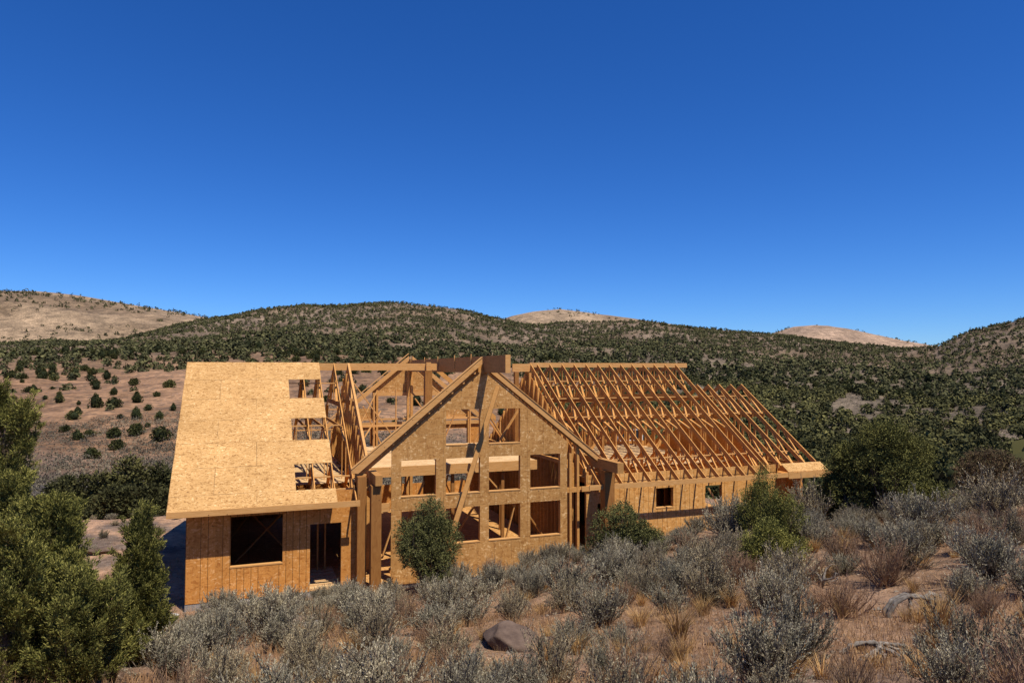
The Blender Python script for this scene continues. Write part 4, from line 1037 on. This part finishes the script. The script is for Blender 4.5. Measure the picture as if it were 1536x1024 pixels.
# --- ground litter (uncountable): pebbles, twigs, short dry grass
def litter():
    rg = np.random.default_rng(9); n = 26000
    az = rg.uniform(R(-44), R(44), n); r = 5.5 + rg.random(n)**.8*24; x = r*np.sin(az); y = r*np.cos(az); u, v = to_house(x, y)
    k_ = ~((u > -.2) & (u < 24.4) & (v > -.1)); x, y = x[k_], y[k_]; z = height(x, y); n = len(x)
    D = rg.normal(size=(n,3)); D[:,2] = np.abs(D[:,2])*.25; V, Q = blades(np.stack([x,y,z+.006],-1), D, rg.uniform(.04,.22,n), .004, rg)
    tag(mobj('twig_litter', np_mesh('twig_litter', V, [Q], [M['sagestem']])), 'dry twigs and stalks littering the foreground soil', 'litter', None, 'stuff')
    n = 34000; az = rg.uniform(R(-44), R(44), n); r = 5.5 + rg.random(n)**.8*24; x = r*np.sin(az); y = r*np.cos(az); u, v = to_house(x, y)
    k_ = ~((u > -.2) & (u < 24.4) & (v > -.1)) & (fbm(x*.6, y*.6, 4, 91) > -.02); x, y = x[k_], y[k_]; z = height(x, y); n = len(x)
    P = np.repeat(np.stack([x,y,z],-1), 5, 0) + rg.normal(size=(n*5,3))*np.array([.03,.03,0]); D = rg.normal(size=(n*5,3))*.35 + np.array([0,0,1])
    V, Q = blades(P, D, rg.uniform(.08,.30,n*5), .0032, rg)
    tag(mobj('short_grass', np_mesh('short_grass', V, [Q], [M['straw']])), 'thin short dry grass sprinkled over the foreground soil', 'grass', None, 'stuff')
    iv, if_ = ico(1); n = 7000; az = rg.uniform(R(-44), R(44), n); r = 5.5 + rg.random(n)**.8*36; x = r*np.sin(az); y = r*np.cos(az); u, v = to_house(x, y)
    k_ = ~((u > -.2) & (u < 24.4) & (v > -.1)); x, y = x[k_], y[k_]; n = len(x); z = height(x, y)
    s = (.008 + .05*rg.random(n)**5)[:,None,None]*np.array([1,.8,.55]); V = (iv[None]*s*(1+.3*rg.normal(size=(n,len(iv),1))) + np.stack([x,y,z+.005],-1)[:,None,:]).reshape(-1,3)
    Fc = (if_[None] + (np.arange(n)*len(iv))[:,None,None]).reshape(-1,3)
    tag(mobj('gravel', np_mesh('gravel', V, [Fc], [M['pebble']])), 'small pale stones scattered over the foreground soil', 'gravel', None, 'stuff')
M['straw'] = leafmat('straw', [(.24,.135,.075),(.40,.24,.12),(.32,.18,.10),(.50,.33,.17)])
M['pebble'] = leafmat('pebbles', [(.20,.14,.10),(.36,.29,.23),(.28,.21,.16)])
litter()

# --- rocks
def rock_obj(px, py, s, rot, lab, mat='rock', seed=0, sink=.3):
    h_ = wpos(px, py); v, f = ico(4); rg = np.random.default_rng(seed)
    for k in range(16):                                   # planar cuts give faceted faces
        n = unit(rg.normal(size=3)); d = rg.uniform(.55,.85); t = v@n; v = v - np.maximum(t-d, 0)[:,None]*n
    v = v*(1+.05*fbm(v[:,:1]*3+v[:,2:]*2, v[:,1:2]*3, 4, seed)*2)
    v = v*np.array(s)
    me = np_mesh('rock', v, [f], [M[mat]], None, False); o = mobj('rock', me); o.location = (h_[0], h_[1], float(height(h_[0], h_[1])) + s[2]*sink); o.rotation_euler = rot; tag(o, lab, 'rock')
rock_obj(765,968,(.50,.72,.27),(.30,.12,.5),'large smooth brown boulder half buried in the middle foreground', seed=1, sink=.25)
rock_obj(775,912,(.55,.30,.16),(.1,.05,.1),'dark flat rock slab just behind the brown boulder', seed=2)
rock_obj(474,940,(.30,.18,.11),(0,0,.2),'pale rounded stone lying among the sagebrush below the doorway', 'palerock', 3)
rock_obj(835,975,(.38,.22,.15),(.2,.1,.3),'angular brown rock right of the brown boulder', seed=4)
rock_obj(258,925,(.22,.15,.10),(0,.1,.8),'pale chunk of stone by the left corner of the foundation', 'palerock', 5)
rock_obj(1072,966,(.13,.11,.09),(0,.1,.2),'small brown stone alone on the bare earth', seed=6)
rock_obj(215,800,(.8,.5,.3),(0,.1,.4),'flat tan rock on the worked ground beyond the left wing', seed=7)
rock_obj(150,830,(.7,.4,.22),(0,.1,1.4),'low tan ledge stone on the worked ground near the juniper tops', seed=8)

# --- dead wood
def gnarl(px, py, lines, lab, seed):
    h_ = wpos(px, py); rg = np.random.default_rng(seed); paths = []
    for pts, r0 in lines:
        pts = np.array(pts, float); n = 16; t = np.linspace(0, len(pts)-1, n); c = np.stack([np.interp(t, np.arange(len(pts)), pts[:,k]) for k in range(3)], -1)
        k3 = np.array([.25,.5,.25]); cc = c.copy(); cc[1:-1] = c[:-2]*.25+c[1:-1]*.5+c[2:]*.25; cc += rg.normal(size=cc.shape)*.010
        for q in range(3): paths.append((cc + rg.normal(size=3)*r0*.45 + rg.normal(size=cc.shape)*r0*.12, np.linspace(r0*.75, r0*.28, n)*(1+.2*rg.normal(size=n))))
    V, Q = tubes(paths, 7); o = mobj('dead_branch', np_mesh('dead_branch', V, [Q], [M['dead']])); o.location = (h_[0], h_[1], float(height(h_[0], h_[1]))); tag(o, lab, 'dead branch')
gnarl(1372, 925, [([(-.42,0,-.03),(-.38,0,.14),(-.24,.02,.27),(-.03,0,.32),(.2,-.02,.29),(.42,0,.2),(.55,0,.02)], .055), ([(-.05,0,.3),(-.1,-.05,.15),(-.08,-.08,-.02)], .03), ([(.2,0,.28),(.3,-.1,.12),(.28,-.12,-.02)], .028), ([(.1,0,.3),(.35,.1,.36),(.5,.1,.3)], .022)], 'thick arched grey dead branch on the right foreground soil', 1)
gnarl(1318, 982, [([(0,0,.12),(-.2,.02,.13),(-.42,0,.04),(-.5,0,-.02)], .035), ([(0,0,.12),(.2,0,.15),(.42,0,.08),(.56,.02,0)], .035), ([(.02,0,.12),(-.15,-.2,.09),(-.42,-.42,.02)], .03), ([(0,0,.12),(-.05,-.25,.08),(-.22,-.55,.0)], .028), ([(.05,0,.1),(.16,-.2,.08),(.12,-.42,.0)], .024), ([(.1,0,.12),(.3,-.18,.07),(.36,-.4,.0)], .022), ([(-.05,-.05,.1),(-.3,-.25,.07),(-.5,-.3,.0)], .02)], 'bleached splayed roots below the arched dead branch', 2)
def dead(px, py, parts, lab, s=1.0, rz_=0.0, seed=0):
    h_ = wpos(px, py); rg = np.random.default_rng(seed); paths = []
    for p0, d0, l, r0, up in parts:
        c = curve(p0, d0, l*1.1, 13, rg, up=up*.7, wob=.22); paths.append((c, np.linspace(r0*1.25, r0*.25, 13)*(1+.22*rg.normal(size=13))))
        for q in range(3 if r0 > .018 else 1):
            k_ = rg.integers(3, 11); paths.append((curve(c[k_], (c[k_]-c[k_-1])*30+rg.normal(size=3)*.7+np.array([0,0,.3]), l*rg.uniform(.2,.45), 7, rg, up=-.05, wob=.25), np.linspace(r0*.45, r0*.1, 7)))
    V, Q = tubes(paths, 7); me = np_mesh('dead_branch', V, [Q], [M['dead']]); o = mobj('dead_branch', me); o.location = (h_[0], h_[1], float(height(h_[0], h_[1]))); o.scale = (s,s,s); o.rotation_euler = (0,0,rz_); tag(o, lab, 'dead branch')
dead(1232,880,[((0,0,0),(-.2,0,1),.6,.035,0),((.03,0,.1),(.15,0,1),.5,.03,0),((.05,0,.1),(.9,0,.6),.5,.025,-.05),((0,0,.1),(-.5,0,.9),.42,.02,0)], 'white forked dead stump sticking up behind the silvery sagebrush', .95, 0, 3)
dead(1300,920,[((0,0,.03),(1,0,.1),.5,.022,-.02)], 'short grey stick lying left of the arched dead branch', 1.0, 0, 4)
dead(1110,930,[((0,0,.03),(-1,0,.05),.5,.018,-.01),((0,0,.03),(.8,.2,.05),.3,.012,-.01)], 'thin grey stick lying on the bare earth patch', 1.0, 0, 5)
dead(950,1010,[((0,0,0),(.25,0,1),.35,.014,0),((0,0,.1),(-.8,0,.3),.4,.012,-.08),((.03,0,.15),(-.3,0,.9),.22,.009,0)], 'small white forked twig at the bottom edge', 1.0, 0, 6)
dead(845,965,[((0,0,.02),(-1,0,.05),.6,.02,0),((0,0,.05),(-.3,0,1),.2,.015,0)], 'dark crooked stick lying beside the angular rock', 1.0, 0, 7)

# --- larger bushes and trees near the house
def big_bush(name, px, py, Y, lobes, ntuft, mat, lab, cat, seed, per=11, tl=.16, leaf=.055, w=.012, up=.4, trunk=True, scale=1.0, spread=.55, shell=.55):
    """lobes in metres relative to the foot"""
    if Y is None: x, y, z = wpos(px, py)
    else: x = (px-768)/F*Y; y = Y
    z = float(height(x, y)); o = empty(name, (x, y, z)); lobes = np.array(lobes)*scale
    P, D, rg = lobes_bush(seed, lobes, int(ntuft*1.2), 0, 0, up, .35, shell)
    kp = P[:,2] > .02; P, D = P[kp], D[kp]
    V, Q = tuft_mesh(P, D, rg, per, tl, leaf, w, spread); mobj('foliage', np_mesh('foliage', V, [Q], [M[mat]]), o)
    paths = []
    for l in lobes:
        p0 = np.array([rg.normal()*.05, rg.normal()*.05, -.1]); p3 = np.array(l[:3]); mid = (p0+p3)/2 + rg.normal(size=3)*.08; mid[2] *= .9
        ts = np.linspace(0,1,8)[:,None]; c = (1-ts)**2*p0 + 2*ts*(1-ts)*mid + ts**2*p3; paths.append((c, np.linspace(.045, .014, 8)*max(scale,.6)))
        st = c[5]
        for q in range(3):
            e = p3 + unit(rg.normal(size=3)+np.array([0,0,.5]))*l[3:6]*.8; paths.append((np.array([st, (st+e)/2+rg.normal(size=3)*.05, e]), np.array([.015,.01,.005])))
    VS, QS = tubes(paths, 5); mobj('branches', np_mesh('branches', VS, [QS], [M['bark']]), o)
    tag(o, lab, cat); return o
def dome(rx, rz_, n, seed, zc=None, cone=0.0, lr=.34):
    rg = np.random.default_rng(seed); out = []
    for i in range(n):
        a = rg.random()*6.283; h = rg.random()**1.25; rr = math.sqrt(max(0, 1-h**(2 if not cone else 1.2)))*rg.random()**.4*.84
        k = lr*rg.uniform(.65, 1.2)
        out.append((rr*rx*math.cos(a), rr*rx*math.sin(a), rz_*(.13+h*.74), rx*k, rx*k, rz_*k*.62*(1+cone)))
    return out
def bush_at(name, px, foot, top, width, Y, mat, lab, cat, seed, n=16, tufts=2600, cone=0.0, lr=.34, **kw):
    zt = zat(px, top, Y); x = (px-768)/F*Y; zg = float(height(x, Y)); hgt = zt-zg; rx = width*Y/F/2
    return big_bush(name, px, foot, Y, dome(rx, hgt, n, seed, cone=cone, lr=lr), tufts, mat, lab, cat, seed, **kw)
bush_at('round_bush', 643, 868, 762, 100, 21.0, 'bush', 'round olive green bush in front of the gable, covering its lower left window', 'bush', 501, 20, 3300, lr=.32, per=12, leaf=.05, w=.013)
bush_at('spreading_bush', 925, 822, 758, 86, 22.5, 'bush', 'olive green bush hiding the foot of the post right of the gable', 'bush', 502, 16, 2400, leaf=.05, w=.013)
bush_at('spreading_bush', 968, 826, 786, 50, 21.8, 'bush', 'low green bush joined to the right side of the post hiding bush', 'bush', 503, 9, 1000, leaf=.05, w=.013)
bush_at('young_juniper', 1137, 820, 728, 66, 21.5, 'jun', 'bright green juniper whose top overlaps the third right wing window', 'juniper', 504, 10, 1700, 1.0, leaf=.05, w=.009, up=.9, tl=.2, spread=.3)
bush_at('young_juniper', 1172, 856, 752, 70, 18.8, 'jun', 'bright green juniper of middle height, joined below the one at the window', 'juniper', 505, 10, 1700, 1.0, leaf=.05, w=.009, up=.9, tl=.2, spread=.3)
bush_at('young_juniper', 1158, 870, 792, 92, 17.2, 'jun', 'low bushy juniper at the foot of the brighter narrow ones', 'juniper', 506, 12, 2000, .5, leaf=.045, w=.01, up=.7)
bush_at('large_bush', 1322, 800, 636, 185, 24.5, 'bushd', 'largest dark green bush right of the house, taller than its neighbours', 'bush', 507, 36, 7600, lr=.27, per=12, leaf=.06, w=.016, tl=.2)
bush_at('large_bush', 1262, 800, 690, 60, 24.8, 'bushd', 'narrow dark bush closing the left side of the largest bush', 'bush', 508, 12, 2000, leaf=.06, w=.016)
bush_at('rusty_bush', 1492, 760, 680, 130, 33, 'rusty', 'reddish green bush at the right edge beyond the crest', 'bush', 509, 20, 3400, leaf=.07, w=.018)
bush_at('rusty_bush', 1570, 760, 678, 90, 34, 'rusty', 'reddish green bush cut by the right picture edge', 'bush', 510, 14, 1800, leaf=.07, w=.018)
# tree group in the dip left of the house
for k, (px, top, w, Y) in enumerate([(160,712,66,57),(205,690,84,58),(245,702,60,60),(128,722,50,57),(92,722,34,66),(108,716,26,68),(185,735,90,53),(235,738,70,52)]):
    bush_at('wood_tree', px, 790, top, w, Y, 'valley', ['dark round tree at the left shoulder of the tree group in the dip','tallest dark tree of the group in the dip beside the left wing','dark tree of the dip group touching the roof edge','lower dark tree at the left end of the dip group','small round tree standing apart left of the dip group','slim round tree just right of the small separate one','broad low tree filling the front of the dip group','low tree in front of the dip group next to the roof eave'][k], 'tree', 520+k, 18, 1300, per=7, leaf=.28, w=.07, tl=.5, lr=.30)

# --- the big junipers at the left edge
def juniper(px, Y, top, wpx, lab, seed, leaders, nplume, low=.0):
    """pointed leaders carry many small upright plumes of scale leaves, with dark gaps between them"""
    x = (px-768)/F*Y; zg = float(height(x, Y)); hgt = zat(px, top, Y)-zg; rx = wpx*Y/F/2
    rg = np.random.default_rng(seed); o = empty('juniper_tree', (x, Y, zg)); paths = []
    tr = curve((0,0,-.2), (rg.normal()*.08, rg.normal()*.08, 1), hgt*.9, 12, rg, up=.3, wob=.06)
    mobj('trunk', np_mesh('trunk', *[(lambda t: (t[0], [t[1]]))(tubes([(tr, np.linspace(.13,.02,12))], 8))][0], [M['bark']]), o)
    B, A_, LN, RD_ = [], [], [], []
    wts = np.array([l[2]*l[3] for l in leaders]); wts = wts/wts.sum()
    for i in range(nplume):
        ox, oy, hh, wr_ = leaders[rg.choice(len(leaders), p=wts)]
        t = low + (1-low)*rg.random()**.85; a = rg.random()*6.283
        if vnoise(np.array([a*1.6+ox*5+seed]), np.array([t*hh*7.0]), 5)[0] < .36: continue
        wid = (1-t)**.95*(.5+.5*min(1, t*4+.3))*wr_*rx*.88
        cx, cy = ox*rx*(.35+.65*min(1, t*1.5)), oy*rx*(.35+.65*min(1, t*1.5)); k_ = rg.uniform(.55, 1.0) if rg.random() < .8 else rg.uniform(.2,.6)
        rr = wid*k_; p = np.array([cx+math.cos(a)*rr, cy+math.sin(a)*rr, hh*hgt*t*.93])
        out = np.array([math.cos(a), math.sin(a), 0]); ax = unit(out*(.75-.5*t) + np.array([0,0,1.0]) + rg.normal(size=3)*.18)
        B.append(p); A_.append(ax); LN.append(rg.uniform(.32,.62)*(1.1-.3*t)); RD_.append(rg.uniform(.055,.095)*(1.1-.35*t))
        if i % 3 == 0:
            c0 = tr[min(11, int(t*hh*11))]; paths.append((np.array([c0, (c0+p)/2+rg.normal(size=3)*.05-np.array([0,0,.05]), p, p+ax*LN[-1]*.6]), np.array([.025,.016,.009,.004])))
    for (ox, oy, hh, wr_) in leaders:
        for q in range(5):
            B.append(np.array([ox*rx+rg.normal()*.05, oy*rx+rg.normal()*.05, hh*hgt*(.80+.035*q)])); A_.append(unit(np.array([0,0,1.])+rg.normal(size=3)*.1)); LN.append(.34-.03*q); RD_.append(.085-.011*q)
    for i in range(14):
        t = rg.uniform(.08,.6); a = rg.random()*6.28; p = tr[int(t*10)]; paths.append((curve(p, (math.cos(a), math.sin(a), .35), rx*rg.uniform(.75,1.15), 7, rg, up=.06, wob=.2), np.linspace(.016,.003,7)))
    mobj('branches', np_mesh('branches', *[(lambda t: (t[0], [t[1]]))(tubes(paths, 5))][0], [M['bark']]), o)
    B, A_, LN, RD_ = np.array(B), np.array(A_), np.array(LN), np.array(RD_); n = len(B); per = 46
    t = rg.random((n,per))**.9; side = unit(np.cross(A_[:,None,:], rg.normal(size=(n,per,3)))); prof_ = np.sin(np.clip(t*.85+.15, 0, 1)*math.pi)**.6*(1-t*.6)
    P = B[:,None,:] + A_[:,None,:]*(t*LN[:,None])[...,None] + side*(RD_[:,None]*prof_*rg.uniform(.35,1,(n,per)))[...,None]
    D = A_[:,None,:]*1.15 + side*.6
    V, Q = tuft_mesh(P.reshape(-1,3), D.reshape(-1,3), rg, 13, .085, .038, .0062, .22)
    mobj('foliage', np_mesh('foliage', V, [Q], [M['jun']]), o)
    # inner crown leaves, with shade put into their darker colour
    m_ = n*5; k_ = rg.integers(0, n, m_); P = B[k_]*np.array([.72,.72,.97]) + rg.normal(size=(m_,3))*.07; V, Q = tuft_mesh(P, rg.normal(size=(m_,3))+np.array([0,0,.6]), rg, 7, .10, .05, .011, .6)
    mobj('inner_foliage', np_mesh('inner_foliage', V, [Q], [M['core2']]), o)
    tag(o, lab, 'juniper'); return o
M['core2'] = leafmat('crown_shade_foliage', [(.04,.04,.013),(.08,.072,.026),(.13,.095,.045)])  # darker leaf colours stand in for shade within the crown
juniper(6, 10.5, 572, 118, 'tallest juniper, cut by the left picture edge', 601, [(-.25,0,1.0,.8),(.45,.1,.93,.62),(-.7,.2,.9,.8),(.62,-.3,.66,.72),(.0,-.5,.6,.9),(.9,0,.5,.6)], 760)
juniper(80, 9.6, 752, 112, 'middle juniper with several ragged tops between the tallest one and the slim one', 602, [(0,0,1.0,.6),(.38,.1,.93,.55),(-.5,.2,.95,.6),(-.2,-.5,.75,.8),(.72,-.3,.66,.6),(-.8,-.2,.7,.7)], 460)
juniper(214, 11.0, 778, 70, 'slim juniper at the right end of the left trees, in front of the house corner', 603, [(0,0,1.0,.62),(.42,0,.80,.6),(-.5,.1,.66,.7),(.7,-.2,.55,.6),(-.1,-.5,.6,.8)], 250)
juniper(128, 8.6, 880, 105, 'low juniper filling the bottom left corner in front of the middle juniper', 604, [(0,0,1.0,.8),(.6,.1,.88,.7),(-.6,.2,.95,.8),(.1,-.4,.8,.9)], 260)
juniper(14, 8.4, 810, 95, 'dark juniper under the tallest juniper at the bottom left corner', 605, [(0,0,1.0,.9),(.5,.1,.85,.8),(-.5,.2,.9,.8)], 240)
# ================================================================== LIGHT, SKY, CAMERA
su, sv, sz = .39, 1.0, 2.07
sx = su*math.cos(TH) + sv*math.sin(TH); sy = su*math.sin(TH) - sv*math.cos(TH)
D = Vector((sx, sy, sz)).normalized(); elev = math.asin(D.z); azim = math.atan2(D.x, D.y)
sun = bpy.data.lights.new('sun', 'SUN'); sun.energy = 5.5; sun.angle = R(.5); sun.color = (1.0, .935, .83)
so = bpy.data.objects.new('sun', sun); link(so); so.rotation_euler = (-D).to_track_quat('-Z', 'Y').to_euler()
w = bpy.data.worlds.new('World'); SC.world = w; w.use_nodes = True; nt = w.node_tree
bg = nt.nodes['Background']; sky = nt.nodes.new('ShaderNodeTexSky'); sky.sky_type = 'NISHITA'; sky.sun_disc = False
sky.sun_elevation = elev; sky.sun_rotation = azim; sky.altitude = 2000; sky.air_density = 1.0; sky.dust_density = .25; sky.ozone_density = 4.0
hs = nt.nodes.new('ShaderNodeHueSaturation'); hs.inputs['Saturation'].default_value = 1.25; hs.inputs['Value'].default_value = 1.0
nt.links.new(sky.outputs[0], hs.inputs['Color']); gr = mixc(nt, 1.0, hs.outputs[0], (.72,1.06,1.6), 'MULTIPLY'); nt.links.new(gr, bg.inputs[0]); bg.inputs[1].default_value = .084
cam = bpy.data.cameras.new('camera'); cam.sensor_width = 36; cam.lens = F*36/1536; cam.clip_end = 12000; cam.clip_start = .1
co = bpy.data.objects.new('camera', cam); link(co); co.location = (0,0,H); co.rotation_euler = (math.pi/2 + PIT, 0, 0); SC.camera = co
SC.view_settings.view_transform = 'Standard'; SC.view_settings.look = 'None'; SC.view_settings.exposure = 0
SC.cycles.max_bounces = 6; SC.cycles.diffuse_bounces = 2
